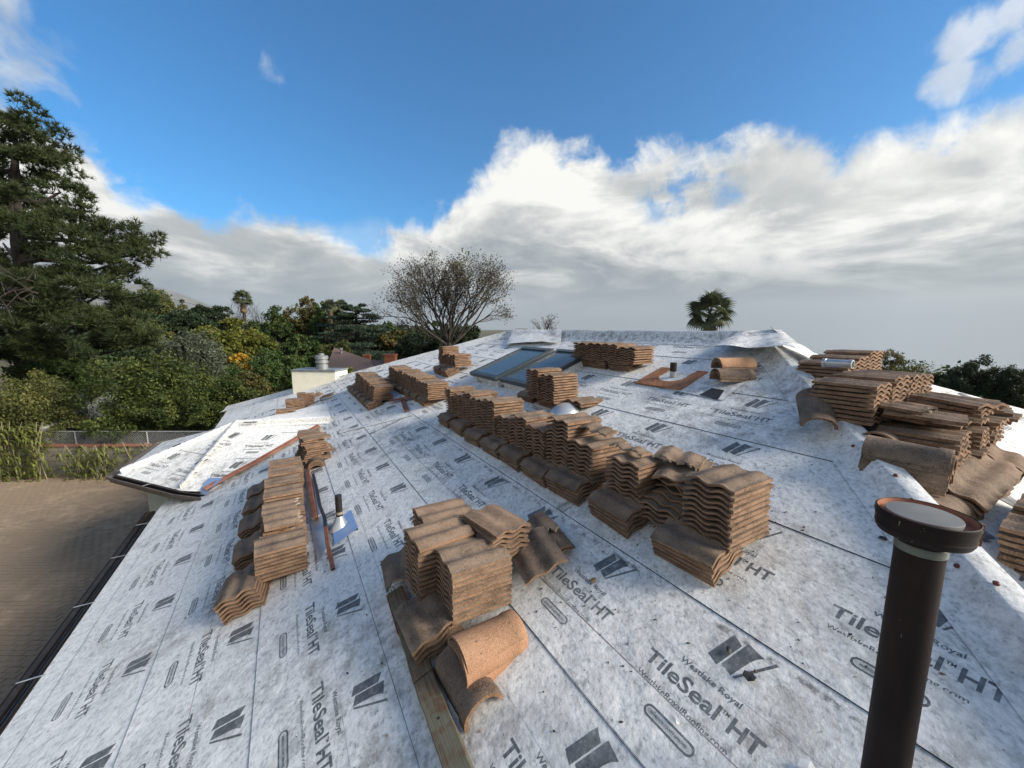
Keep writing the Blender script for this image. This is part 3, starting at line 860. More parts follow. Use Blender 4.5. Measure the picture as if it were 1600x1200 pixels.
# ------------------------------------------------ skylights
def skylight(u0, u1, v0, v1, hgt):
    mb = MB(); wd, ln = u1 - u0, v1 - v0
    M = basis(-E3, VD, NM, MP(u1, v0, .0))
    cu = MB(); cu.box(.0, wd, 0, ln, 0, hgt - .02, 0)
    k = hp('skylight_curb', mesh('skylight_curb', [M @ Vector(v) for v in cu.v], cu.f, MEM))
    fr = .065
    F = MB()
    F.box(-.03, wd + .03, -.035, fr, hgt - .045, hgt + .03); F.box(-.03, wd + .03, ln - fr, ln + .03, hgt - .045, hgt + .03)
    F.box(-.03, fr, fr, ln - fr, hgt - .045, hgt + .028); F.box(wd - fr, wd + .03, fr, ln - fr, hgt - .045, hgt + .028)
    f_ = obj('skylight_frame', mesh('skylight_frame', [M @ Vector(v) for v in F.v], F.f, FRAME), k)
    G = MB(); G.box(fr, wd - fr, fr, ln - fr, hgt - .03, hgt + .006)
    obj('skylight_glass', mesh('skylight_glass', [M @ Vector(v) for v in G.v], G.f, GLASS), k)
    # apron flashing in front
    a = MB(); a.box(-.18, wd + .12, -.26, -.04, .008, .012)
    obj('flashing', mesh('flashing', [M @ Vector(v) for v in a.v], a.f, MEM), k)
skylight(6.33, 7.42, 2.84, 4.22, .17)
skylight(5.22, 6.13, 2.86, 4.24, .17)

# ------------------------------------------------ chimney of the house
def chimney():
    base = at(492, 620, 13.6); base.z = 2.0
    ax = Vector((1, -.12, 0)).normalized(); ay = Vector((.12, 1, 0)).normalized()
    M = basis(ax, ay, Z3, base)
    ztop = at(495, 578, 13.6).z - base.z
    cm = obj('chimney', None, None) if False else None
    C = MB(); C.box(-.83, .83, 0, .8, 0, ztop - .07)
    c_ = hp('chimney', mesh('chimney', [M @ Vector(v) for v in C.v], C.f, WHITEST))
    T = MB(); T.box(-.85, .85, -.02, .82, ztop - .07, ztop)
    obj('chimney_cap', mesh('chimney_cap', [M @ Vector(v) for v in T.v], T.f, CAPGREY), c_)
    S = MB()
    S.lathe([(.20, 0), (.20, .16), (.17, .18), (.17, .22), (.22, .225), (.22, .30), (.19, .31), (.19, .36), (.225, .365), (.225, .46), (.19, .49), (.10, .50), (.10, .56), (.0, .58)], 20, c=(.13, .35, ztop))
    me = mesh('flue_cap', [M @ Vector(v) for v in S.v], S.f, CAPGREY); auto_smooth(me, 30)
    obj('flue_cap', me, c_)
chimney()

# ================================================================== TILES
TL, TW, TP = .43, .332, .0365
def zprof(y):
    ph = (y / TW * 2) % 1.0
    return .0115 * (1 - math.cos(2 * math.pi * ph))
def tile_mesh(name, x0=0.0, x1=TL, jag0=0, jag1=0, seed=0, seg=18, th=.0195, brk=False):
    rr_ = random.Random(seed)
    xs = [x0] + [x for x in (.055, .062) if x0 + .02 < x < x1 - .02] + [x1]
    if jag1 or jag0: xs = sorted(set(xs + [(x0 + x1) / 2]))
    ys = [TW * j / seg for j in range(seg + 1)]
    j0 = [jag0 * rr_.uniform(0, 1) for _ in ys]; j1 = [jag1 * rr_.uniform(0, 1) for _ in ys]
    V = []
    for lay in (1, 0):
        for i, x in enumerate(xs):
            for j, y in enumerate(ys):
                xx = x
                if i == 0: xx += j0[j]
                if i == len(xs) - 1: xx -= j1[j]
                z = zprof(y) + (th if lay else 0)
                if lay and x < .058: z -= .004
                if j == 0 and lay: z += .003
                if j in (0, seg) and not lay: z -= .002
                V.append((xx, y, z))
    m = len(ys); NX = len(xs); B = m * NX
    F = []; I = []
    for i in range(NX - 1):
        for j in range(m - 1):
            a = i * m + j
            F.append((a, a + m, a + m + 1, a + 1)); I.append(0)
            F.append((B + a, B + a + 1, B + a + m + 1, B + a + m)); I.append(1)
    for i in range(NX - 1):
        a = i * m; F.append((a, B + a, B + a + m, a + m)); I.append(1)
        a = i * m + m - 1; F.append((a, a + m, B + a + m, B + a)); I.append(1)
    for j in range(m - 1):
        F.append((j, j + 1, B + j + 1, B + j)); I.append(2 if jag0 else 1)
        a = (NX - 1) * m + j; F.append((a, B + a, B + a + 1, a + 1)); I.append(2 if jag1 else 1)
    me = mesh(name, V, F, [TILE_TOP, TILE_EDGE, TILE_BREAK], I)
    auto_smooth(me, 50)
    return me
T_FULL = [tile_mesh('roof_tile', seed=i) for i in range(2)]
T_BROKE = [tile_mesh('broken_tile', x1=TL * f, jag1=.07, seed=40 + i) for i, f in enumerate((.85, .7, .6, .92))]
T_CHIP = [tile_mesh('tile_chip', x0=.03, x1=.03 + l, jag0=.04, jag1=.05, seed=60 + i) for i, l in enumerate((.14, .20, .26))]
def ridge_mesh(name, ln=.42, r0=.135, r1=.118, th=.016, seg=14, m=None):
    V = []; F = []; I = []
    xs = [0, .004, ln - .07, ln - .064, ln]
    for lay in (1, 0):
        for i, x in enumerate(xs):
            r = r0 + (r1 - r0) * x / ln
            if lay and i >= 3: r += .007
            if not lay: r -= th
            for j in range(seg + 1):
                a = math.pi * (j / seg)
                V.append((x, -r * math.cos(a), r * math.sin(a) * .86))
    mm = seg + 1; NX = len(xs); B = mm * NX
    for i in range(NX - 1):
        for j in range(seg):
            a = i * mm + j
            F.append((a, a + mm, a + mm + 1, a + 1)[::-1]); I.append(0); F.append((B + a, B + a + 1, B + a + mm + 1, B + a + mm)[::-1]); I.append(1)
        a = i * mm; F.append((a, B + a, B + a + mm, a + mm)[::-1]); I.append(1)
        a = i * mm + seg; F.append((a, a + mm, B + a + mm, B + a)[::-1]); I.append(1)
    for j in range(seg):
        F.append((j, j + 1, B + j + 1, B + j)[::-1]); I.append(1)
        a = (NX - 1) * mm + j; F.append((a, B + a, B + a + 1, a + 1)[::-1]); I.append(1)
    me = mesh(name, V, F, [m or TILE_TOP, TILE_EDGE], I); auto_smooth(me, 50)
    return me
T_RIDGE = ridge_mesh('ridge_tile'); T_RIDGEW = ridge_mesh('ridge_tile', m=TILE_WARM)
hole = MB(); hole.lathe([(.0001, .0012), (.0045, .0010)], 8); HOLE = hole.mesh('nail_hole', BLACK)

ORD = ['first', 'second', 'third', 'fourth', 'fifth', 'sixth', 'seventh', 'eighth', 'ninth', 'tenth', 'eleventh', 'twelfth']
def tiles_into(root, n, rr_, jit=.006, yaw=.02, lean=(0, 0), chips=False, brokep=0.0, pitch=TP, flip=.0, cx=TL / 2, cy=TW / 2):
    x = y = 0
    for k in range(n):
        x += rr_.gauss(0, jit) + lean[0]; y += rr_.gauss(0, jit) + lean[1]
        x *= .9; y *= .9
        me = T_BROKE[rr_.randrange(4)] if rr_.random() < brokep else T_FULL[rr_.randrange(2)]
        M = Matrix.Translation((x, y, k * pitch)) @ Matrix.Rotation(rr_.gauss(0, yaw), 4, 'Z')
        if rr_.random() < flip: M = M @ Matrix.Rotation(math.pi, 4, 'Z')
        M = M @ Matrix.Rotation(rr_.gauss(0, .008), 4, 'X') @ Matrix.Rotation(rr_.gauss(0, .006), 4, 'Y') @ Matrix.Translation((-cx, -cy, 0))
        obj('roof_tile' if me in T_FULL else 'broken_tile', me, root, M)
def stack(M, n, label, group, seed, **kw):
    r = empty('tile_stack', M, label, 'stack of tiles', group)
    tiles_into(r, n, random.Random(seed), **kw)
    return r
def base_stack(u, v, n, label, group, seed, yaw=0.0, q=.012, **kw):
    """short stack lying on the slope, long side along the eave; (u, v) is the low near corner"""
    M = basis(E3, VD.cross(E3) * 0 + NM.cross(E3), NM, MP(u + TL / 2, v + TW / 2, q))
    # local x = along the eave (away), y = up-slope
    yv = NM.cross(E3)
    if yv.dot(VD) < 0:
        M = basis(-E3, VD, NM, MP(u + TL / 2, v + TW / 2, q))
    return stack(M @ Matrix.Rotation(yaw, 4, 'Z'), n, label, group, seed, **kw)
def big_stack(e, h, n, label, group, seed, zb=None, yaw=0.0, roll=0.0, **kw):
    """tall level stack, long side up the slope; (e, h) is its near low corner"""
    if zb is None: zb = zmain(h) + .178
    M = basis(H3, E3, Z3, W(e + TW / 2, h + TL / 2, zb))
    M = basis(H3, -Z3.cross(H3) * -1, Z3, W(e + TW / 2, h + TL / 2, zb))
    if Z3.cross(H3).dot(E3) < 0: M = basis(-H3, Z3.cross(-H3), Z3, W(e + TW / 2, h + TL / 2, zb))
    return stack(M @ Matrix.Rotation(yaw, 4, 'Z') @ Matrix.Rotation(roll, 4, 'X'), n, label, group, seed, **kw)
def loose(name, me, M, label, cat, group=None):
    o = obj(name, me, None, M); tag(o, label, cat, group); return o
def lvl(e, h, z, yaw=0., rx=0., ry=0.):
    """matrix of a loose level piece: local x along h (up the slope)"""
    return basis(H3, Z3.cross(H3), Z3, W(e, h, z)) @ Matrix.Rotation(yaw, 4, 'Z') @ Matrix.Rotation(ry, 4, 'Y') @ Matrix.Rotation(rx, 4, 'X')

# --- the long middle row
G1 = 'short tile stacks under the long middle row'
G2 = 'tall tile stacks of the long middle row'
us = [(1.22, 5), (1.86, 5), (2.47, 5), (2.94, 4), (3.46, 4), (3.93, 4), (4.46, 4), (5.03, 4), (5.58, 4)]
for i, (u, n) in enumerate(us):
    lab = ['short stack of dark tiles at the near end of the long middle row'] + \
          ['short stack of dark tiles, %s from the near end under the middle row' % o for o in ORD[1:9]]
    base_stack(u, 1.44, n, lab[i], G1, 100 + i, yaw=random.Random(i).uniform(-.05, .05))
bigs = [(1.19, 11, 0), (1.91, 9, 0), (2.42, 9, .04), (2.775, 13, -.03), (3.14, 9, .03), (3.49, 10, 0), (3.85, 8, .02), (4.20, 12, -.03), (4.55, 11, .04), (4.91, 12, 0), (5.27, 10, .02), (5.62, 11, -.02)]
lab = ['tall neat stack with sunlit pale edges at the near end of the middle row',
       'tall stack of tiles just behind the messy heap, a pale broken piece on its top',
       'tall stack with a pointed shard on top, at the near end of the unbroken run',
       'highest stack of the middle run, its sunlit top tile overhanging the stack with the shard'] + \
      ['tall stack of wavy tiles in the middle run, %s beyond the highest one' % o for o in ORD[:7]] + \
      ['farthest tall stack of the long middle row, opposite the skylights']
for i, (e, n, yw) in enumerate(bigs):
    big_stack(e, 2.23, n, lab[i], G2, 200 + i, yaw=yw + (.05 * math.sin(i * 2.7) if i else 0), jit=.006 if i else .004, brokep=.04 if i else 0)
# the messy heap between the first two tall stacks
big_stack(1.56, 2.24, 4, 'low wavy bottom layers of the messy heap between two tall stacks', 'messy heap of tiles in the middle row', 301, yaw=.05, zb=zmain(2.24) + .10, brokep=.3)
big_stack(1.58, 2.30, 5, 'loosely piled darker tiles in the middle of the messy heap', 'messy heap of tiles in the middle row', 302, yaw=-.25, roll=.06, zb=zmain(2.24) + .25, jit=.03, yaw_=None) if False else \
stack(lvl(1.74, 2.47, zmain(2.24) + .25, -.22, .05, -.04), 4, 'loosely piled darker tiles in the middle of the messy heap', 'messy heap of tiles in the middle row', 302, jit=.025, yaw=.14, brokep=.5)
stack(lvl(1.72, 2.52, zmain(2.24) + .40, .30, -.06, -.10), 2, 'two overlapping whole tiles tilted on top of the messy heap', 'messy heap of tiles in the middle row', 303, jit=.02, yaw=.12)
loose('tile_fragment', T_CHIP[2], lvl(1.62, 2.50, zmain(2.24) + .475, .35, .12, -.12), 'long pale broken strip of tile sticking out of the top of the messy heap', 'tile fragment', 'broken tile pieces')
loose('tile_fragment', T_CHIP[0], lvl(1.98, 2.30, zmain(2.24) + .52, .1, .03, -.03), 'pale pointed tile fragment on the tall stack behind the messy heap', 'tile fragment', 'broken tile pieces')
loose('tile_fragment', T_CHIP[1], lvl(2.46, 2.38, zmain(2.23) + .545, .1, .08, -.12), 'pointed pale shard lying on the stack next to the highest one', 'tile fragment', 'broken tile pieces')

# --- near pile by the old lumber
G3 = 'tile stacks of the near pile beside the old lumber'
big_stack(2.10, .80, 10, 'neat sunlit stack of pale orange tiles just above the orange barrel tiles', G3, 401, zb=-1.875, yaw=-.03, jit=.003, yaw_j=None) if False else \
stack(basis(-H3, -E3, Z3, W(2.10 + TW / 2, .80 + TL / 2, -1.875)) @ Matrix.Rotation(-.03, 4, 'Z'), 10, 'neat sunlit stack of pale orange tiles just above the orange barrel tiles', G3, 401, jit=.003, yaw=.012)
stack(basis(-H3, -E3, Z3, W(2.45 + TW / 2, .68 + TL / 2, -1.92)) @ Matrix.Rotation(.03, 4, 'Z'), 12, 'tall stack of brown tiles just behind the sunlit one in the near pile', G3, 402, jit=.004)
stack(basis(-H3, -E3, Z3, W(2.79 + TW / 2, .84 + TL / 2, -1.83)) @ Matrix.Rotation(-.02, 4, 'Z'), 9, 'rearmost brown stack of the near pile, partly hidden', G3, 403, jit=.006)
stack(basis(E3, -H3, Z3, W(2.26 + TL / 2, 1.14 + TW / 2, -1.66)) @ Matrix.Rotation(.12, 4, 'Z') @ Matrix.Rotation(.05, 4, 'X'), 6, 'short crosswise stack with a mortar-stained broken front edge in the near pile', G3, 404, jit=.006, yaw=.03, brokep=.35)
base_stack(2.12, -.20, 4, 'dark short stack resting on the old lumber below the near pile', G3, 405, yaw=.03, q=.05)
stack(basis(-E3, VD, NM, MP(2.98, -.02, .09)) @ Matrix.Rotation(-.12, 4, 'Z'), 2, 'two dark tiles with a mortar-crusted end at the upper left of the near pile', G3, 406, brokep=.9)
stack(basis(-E3, VD, NM, MP(2.32, .98, .045)) @ Matrix.Rotation(-.10, 4, 'Z'), 3, 'low stack of dark tiles spilling to the right of the near pile', G3, 407, jit=.02, yaw=.08, brokep=.3)
loose('roof_tile', T_FULL[0], basis(-E3, VD, NM, MP(2.42, .70, .14)) @ Matrix.Rotation(-.22, 4, 'Z') @ Matrix.Rotation(.05, 4, 'X'), 'single dark tile leaning over the low spilled stack right of the near pile', 'roof tile', 'loose roof tiles')
def holes(o, pts):
    for x, a in pts:
        r = .135 - .017 * x / .42 + .001
        obj('nail_hole', HOLE, o, Matrix.Translation((x, -r * math.cos(R(a)), r * math.sin(R(a)) * .86)) @ Matrix.Rotation(R(90 - a), 4, 'X'))
bs = empty('ridge_tile_stack', basis(H3, Z3.cross(H3), Z3, W(1.86, .93, -1.965)) @ Matrix.Rotation(.06, 4, 'Z') @ Matrix.Rotation(.05, 4, 'X'), 'sunlit nested orange barrel ridge tiles in front of the near pile', 'stack of ridge tiles', 'stacks of curved ridge tiles')
for k, (dy, dzz, yw) in enumerate(((.0, 0, .92), (.01, .020, .62), (.015, .042, .32), (.03, .066, 0))):
    o = obj('ridge_tile', T_RIDGEW, bs, Matrix.Translation((-.20 + .008 * math.sin(k * 5), dy, dzz)) @ Matrix.Rotation(yw, 4, 'X') @ Matrix.Rotation(.02 * math.sin(k * 3), 4, 'Z'))
    if k == 3: holes(o, [(.10, 70), (.34, 75), (.10, 40), (.35, 42)])
o = loose('ridge_tile', T_RIDGE, basis(-E3, VD, NM, MP(2.04, .01, .01)) @ Matrix.Rotation(.02, 4, 'Z'), 'single brown barrel ridge tile lying at the lower end of the near pile', 'ridge tile', 'loose ridge tiles')
holes(o, [(.09, 60), (.2, 55), (.34, 50), (.12, 110)])

# --- left row beside the bay valley
G4 = 'tall stacks of the left row beside the bay'
G5 = 'short grey-brown stacks under the left row'
for i, (u, n, v) in enumerate([(3.88, 6, -1.45), (4.74, 4, -1.47), (5.40, 4, -1.47), (6.02, 4, -1.47), (6.55, 4, -1.46)]):
    base_stack(u, v, n, ['short stack of wavy tiles at the near foot of the left row, sticking out clear'][0] if i == 0 else '%s short grey-brown stack from the near end, eave side of the left row' % ORD[i], G5, 500 + i, yaw=[-.12, .03, .02, -.03, .02][i])
for i, (e, n, yw, h) in enumerate([(4.03, 8, .05, -.40), (4.50, 6, -.02, -.37), (4.98, 7, .03, -.38), (5.38, 8, -.03, -.36), (5.80, 8, .02, -.37), (6.20, 8, 0, -.34), (6.60, 8, .03, -.32)]):
    big_stack(e, h, n, ['nearest tall stack of the left row, its top tile whole and flat', 'second tall stack of the left row with broken wavy tiles heaped on top'][i] if i < 2 else '%s tall stack of the left row counted from the near end' % ORD[i], G4, 520 + i, yaw=yw, brokep=.08, zb=zmain(h) + .165)
stack(lvl(4.68, -.14, zmain(-.37) + .165 + .225, .05, .10, .06), 3, 'broken wavy tiles heaped on the second stack of the left row', 'messy heaps on the left row', 530, jit=.02, yaw=.10, brokep=.9)
for i, (e, h, n) in enumerate([(6.95, .12, 13), (7.30, .10, 14)]):
    stack(lvl(e + TW / 2, h + TL / 2, zmain(h) + .05, .12 * (-1) ** i), n, ['tall ragged stack of broken tiles at the far end of the left row', 'ragged stack behind the broken one at the far end of the left row'][i], 'ragged stacks at the far end of the left row', 540 + i, jit=.018, yaw=.09, brokep=.6)
bs = empty('ridge_tile_stack', basis(-E3, H3, Z3, W(7.15, .30, zmain(.3) - .02)), 'small nest of barrel ridge tiles under the ragged stack of the left row', 'stack of ridge tiles', 'stacks of curved ridge tiles')
for k in range(3): obj('ridge_tile', T_RIDGE, bs, Matrix.Translation((.0, 0, .03 * k)))

# --- stacks high on the slope
G6 = 'tall stacks between the skylights and the middle row'
for i, (e, n) in enumerate([(4.18, 11), (4.55, 12)]):
    big_stack(e, 3.13, n, ['tall stack of tiles with sunlit edges standing in front of the right skylight', 'tall stack just behind the sunlit one by the right skylight'][i], G6, 600 + i, zb=zmain(3.13) + .16, roll=-.05)
stack(lvl(3.98, 3.50, zmain(3.3) + .10, .02), 2, 'two flat tiles lying at the foot of the stack by the right skylight', G6, 605)
for i, u in enumerate((4.28, 4.86)):
    base_stack(u, 2.64, 3, ['short dark stack by the metal dome below the right skylight', 'short dark stack farther from the metal dome below the right skylight'][i], G6, 610 + i)
G7 = 'tile stacks nearest the ridge'
for i, u in enumerate((4.14, 4.62, 5.10)):
    base_stack(u, 4.00, 5, '%s short stack from the right under the pile nearest the ridge' % ORD[i], G7, 620 + i)
for i, (e, n) in enumerate([(3.98, 7), (4.33, 8), (4.68, 8), (5.03, 8)]):
    big_stack(e, 4.42, n, '%s tall stack from the right in the pile nearest the ridge' % ORD[i], G7, 630 + i, zb=zmain(4.42) + .185)
# --- far rows
G8 = 'tile stacks of the far left row'
for i in range(6):
    base_stack(8.78 + i * .56, .78, 4, '%s short stack from the near end of the far left row' % ORD[i], G8, 700 + i)
for i, n in enumerate((9, 10, 11, 11, 12, 12, 11)):
    big_stack(8.85 + i * .37, 1.62, n, '%s tall stack from the near end of the far left row' % ORD[i], G8, 710 + i, brokep=.1, yaw=.02 * (-1) ** i, zb=zmain(1.62) + .165)
G9 = 'tile stacks of the far right row'
for i in range(7):
    base_stack(7.15 + i * .56, 1.60, 4, '%s short stack from the near end of the row left of the skylights' % ORD[i], G9, 720 + i)
for i, n in enumerate((9, 9, 10, 10, 10, 11, 10, 11, 11)):
    big_stack(7.02 + i * .36, 2.28, n, '%s tall stack from the near end of the row left of the skylights' % ORD[i], G9, 730 + i, brokep=.05, zb=zmain(2.28) + .165)
G10 = 'leaning stacks by the far hip'
for i in range(2): base_stack(8.5 + i * .55, 2.66, 5, ['short stack at the near foot of the leaning pile by the far hip', 'short stack behind it at the foot of the leaning pile by the far hip'][i], G10, 740 + i)
for i, (e, n, z) in enumerate([(8.45, 8, .19), (8.82, 8, .19), (9.18, 13, .17)]):
    big_stack(e, 3.42, n, ['leaning orange-topped stack at the front of the pile by the far hip', 'leaning stack in the middle of the pile by the far hip', 'highest orange-topped stack of the pile by the far hip'][i], G10, 745 + i, zb=zmain(3.42) + z, roll=-.10, jit=.01, brokep=.1)
G11 = 'tile stacks beyond the bay ridge'
for i, (e, h, n) in enumerate([(10.9, -.30, 10), (11.5, -.10, 12), (12.3, 0.20, 10)]):
    big_stack(e, h, n, ['stack of tiles standing just beyond the bay ridge', 'stack behind the first one beyond the bay ridge', 'far broken stack beyond the bay ridge'][i], G11, 750 + i, brokep=.2, zb=zmain(h) + .12)
for i, (e, h, yw) in enumerate([(11.2, -.5, .4), (11.7, -.55, -.2), (12.3, .35, .5), (12.7, .55, .2), (12.1, .75, -.4)]):
    loose('tile_fragment', T_BROKE[i % 4], lvl(e, h, zmain(h) + .10, yw, .1, -.3), ['broken tile lying on the left of the pile beyond the bay ridge', 'lowest broken tile on the left of the pile beyond the bay ridge', 'broken tile below the white chimney', 'broken tile to the right below the white chimney', 'small broken tile near the far hip below the chimney'][i], 'broken tile', 'broken tile pieces')

# --- ridge tiles under the flap, on the hip
bs = empty('ridge_tile_stack', basis(H3, Z3.cross(H3), Z3, W(2.62, 4.62, zmain(4.6) + .02)) @ Matrix.Rotation(-.55, 4, 'Z'), 'two reddish barrel ridge tiles lying under the loose flap near the ridge', 'stack of ridge tiles', 'stacks of curved ridge tiles')
for k in range(2): obj('ridge_tile', T_RIDGE, bs, Matrix.Translation((-.21, 0, .032 * k)))
bs = empty('ridge_tile_stack', basis(H3, Z3.cross(H3), Z3, W(2.68, 4.74, zmain(4.6) + .15)) @ Matrix.Rotation(math.pi - .5, 4, 'Z'), 'two dusty yellowish barrel ridge tiles resting on the reddish pair', 'stack of ridge tiles', 'stacks of curved ridge tiles')
for k in range(2): obj('ridge_tile', T_RIDGEW if k else T_RIDGE, bs, Matrix.Translation((-.2, 0, .03 * k)))
hx = hipR0.lerp(hipR1, .222)
o = loose('ridge_tile', T_RIDGE, basis((-E3 * .80 - H3 * .45 - Z3 * .20).normalized(), Vector((0, 0, 1)).cross((-E3 * .80 - H3 * .45).normalized()), Z3, W(1.62, 4.12, zmain(4.1) + .12)), 'single barrel ridge tile straddling the right hip', 'ridge tile', 'loose ridge tiles')
xh = (-E3 * .47 - H3 * .85 - Z3 * .50).normalized(); yh = Z3.cross(xh).normalized(); zh = xh.cross(yh)
o.matrix_local = basis(xh, yh, zh, W(1.47, 3.90, -.705) - xh * .21)

# --- end slope piles on the right
G12 = 'tall tile stacks on the end slope'
def end_stack(e, h, n, label, seed, zb=None, yaw=0., g=G12, **kw):
    """level stack on the end slope, long side running up that slope; (e, h) = near low corner"""
    if zb is None: zb = zend(e) + .19
    M = basis(-E3, H3 * -1, Z3, W(e + TL / 2, h + TW / 2, zb))
    M = basis(-E3, Z3.cross(-E3), Z3, W(e + TL / 2, h + TW / 2, zb))
    return stack(M @ Matrix.Rotation(yaw, 4, 'Z'), n, label, g, seed, **kw)
for i, (h, n) in enumerate([(3.92, 9), (4.27, 10), (4.62, 10), (4.97, 9)]):
    end_stack(1.10, h, n, ['wide dark stack nearest the hip on the end slope, its long edges facing left', 'second stack from the hip on the end slope, its wavy ends sunlit', 'third stack from the hip on the end slope with wavy sunlit ends', 'fourth stack from the hip on the end slope, slightly lower'][i], 800 + i, yaw=.01 * (-1) ** i)
for i, (e, h, n) in enumerate([(1.58, 4.75, 6), (1.60, 5.10, 7), (1.62, 5.45, 8)]):
    end_stack(e, h, n, ['low stack showing behind the third one on the end slope', 'stack with a pale broken edge behind the fourth one on the end slope', 'rear stack standing farthest from the hip on the end slope'][i], 810 + i, zb=zend(e) + .19)
for i, (h, n) in enumerate([(3.92, 7), (4.27, 8), (4.62, 8), (4.98, 7)]):
    end_stack(.66, h - .0, n, ['%s stack from the left in the lower group on the end slope' % ORD[i]][0], 820 + i, zb=zend(.66) + .13, yaw=.03 * (-1) ** i, brokep=.15, jit=.01)
for i, (h, z) in enumerate([(4.0, .25), (4.45, .29), (5.0, .24), (5.35, .06)]):
    stack(basis(-E3, Z3.cross(-E3), Z3, W(.90, h + .16, zend(.66) + .17 + z + .02)) @ Matrix.Rotation(.1 * (-1) ** i, 4, 'Z') @ Matrix.Rotation(.05, 4, 'Y'), [3, 3, 3, 5][i], '%s loose heap of mixed tiles on top of the lower group on the end slope' % ORD[i], 'loose heaps on the lower end slope group', 830 + i, jit=.03, yaw=.14, brokep=.4)
for i, (h) in enumerate((3.62, 4.02, 4.42, 4.82)):
    s_ = -(2.979 - .64) / math.cos(math.atan(SE))
    M = basis(H3, ED, ND, EP(s_, h + .28, .012))
    stack(M, 3, '%s trio of sunlit pale tiles lying flat on the end slope below the lower group' % ORD[i], 'flat tile pairs on the end slope', 840 + i, yaw=.05)
# right frame edge stack
for i, (h, n) in enumerate([(3.32, 8), (3.68, 9), (4.04, 9)]):
    end_stack(-.08, h + .0, n, ['stack of brown tiles at the right edge of the picture, nearest the vent pipe', 'second stack at the right edge behind it', 'third stack at the right edge'][i], 850 + i, zb=zend(-.08) + .10, g='stacks at the right edge')
# barrel tile nests on the end slope
def nest(e, h, z, n, xdir, label, seed, tilt=.0, mm=None, pitch=.034):
    x = xdir.normalized(); y = Z3.cross(x)
    b_ = empty('ridge_tile_stack', basis(x, y, Z3, W(e, h, z)) @ Matrix.Rotation(tilt, 4, 'X'), label, 'stack of ridge tiles', 'stacks of curved ridge tiles')
    r_ = random.Random(seed)
    for k in range(n):
        o = obj('ridge_tile', mm or T_RIDGE, b_, Matrix.Translation((-.21 + r_.uniform(-.01, .01), r_.uniform(-.006, .006), k * pitch)) @ Matrix.Rotation(r_.uniform(-.02, .02), 4, 'Z'))
        if k == n - 1: holes(o, [(.10, 100), (.36, 105)])
nest(1.03, 4.02, zend(1.0) - .0, 4, H3, 'nest of dark barrel ridge tiles under the wide stack nearest the hip', 1)
nest(.95, 4.45, zend(.9) + .0, 2, H3, 'pair of barrel ridge tiles beside the dark nest under the end slope stacks', 2)
nest(.82, 3.64, zend(.62) + .10, 6, -E3 + H3 * .10, 'big nest of long barrel ridge tiles lying across in front of the end slope stacks', 3, .0)
nest(.62, 3.62, zend(.45) - .02, 3, -E3 * .1 + H3, 'lower nest of barrel ridge tiles just behind the rusty vent cap', 4)
nest(.50, 3.50, zend(.40) - .02, 3, H3, 'lowest nest of curved ridge tiles half hidden by the vent cap', 5) if False else None
# silver roll on the stack
rl_ = MB(); rl_.lathe([(.0, 0), (.035, 0), (.042, .004), (.042, .03), (.038, .034), (.038, .20), (.042, .204), (.042, .23), (.03, .232), (.028, .18), (.0, .18)], 18)
me = rl_.mesh('foil_roll', STRAP); auto_smooth(me, 40)
o = obj('foil_roll', me, None, basis(Z3, H3, -E3, W(1.66, 4.42, zend(1.10) + .19 + 10 * TP + .075))); tag(o, 'small silver roll lying on the far end of the second stack from the hip', 'roll')

# heap of tiles beyond the ridge
stack(basis(-E3, H3, Z3, W(10.1, 6.35, -.30)), 9, 'dark red heap of tiles just showing over the far end of the ridge', 'tiles beyond the ridge', 860, jit=.03, yaw=.25, brokep=.4)
stack(basis(-E3, H3, Z3, W(9.2, 6.5, -.42)), 9, 'small heap of tiles peeking over the ridge right of the dark red one', 'tiles beyond the ridge', 861, jit=.03, yaw=.3, brokep=.4)

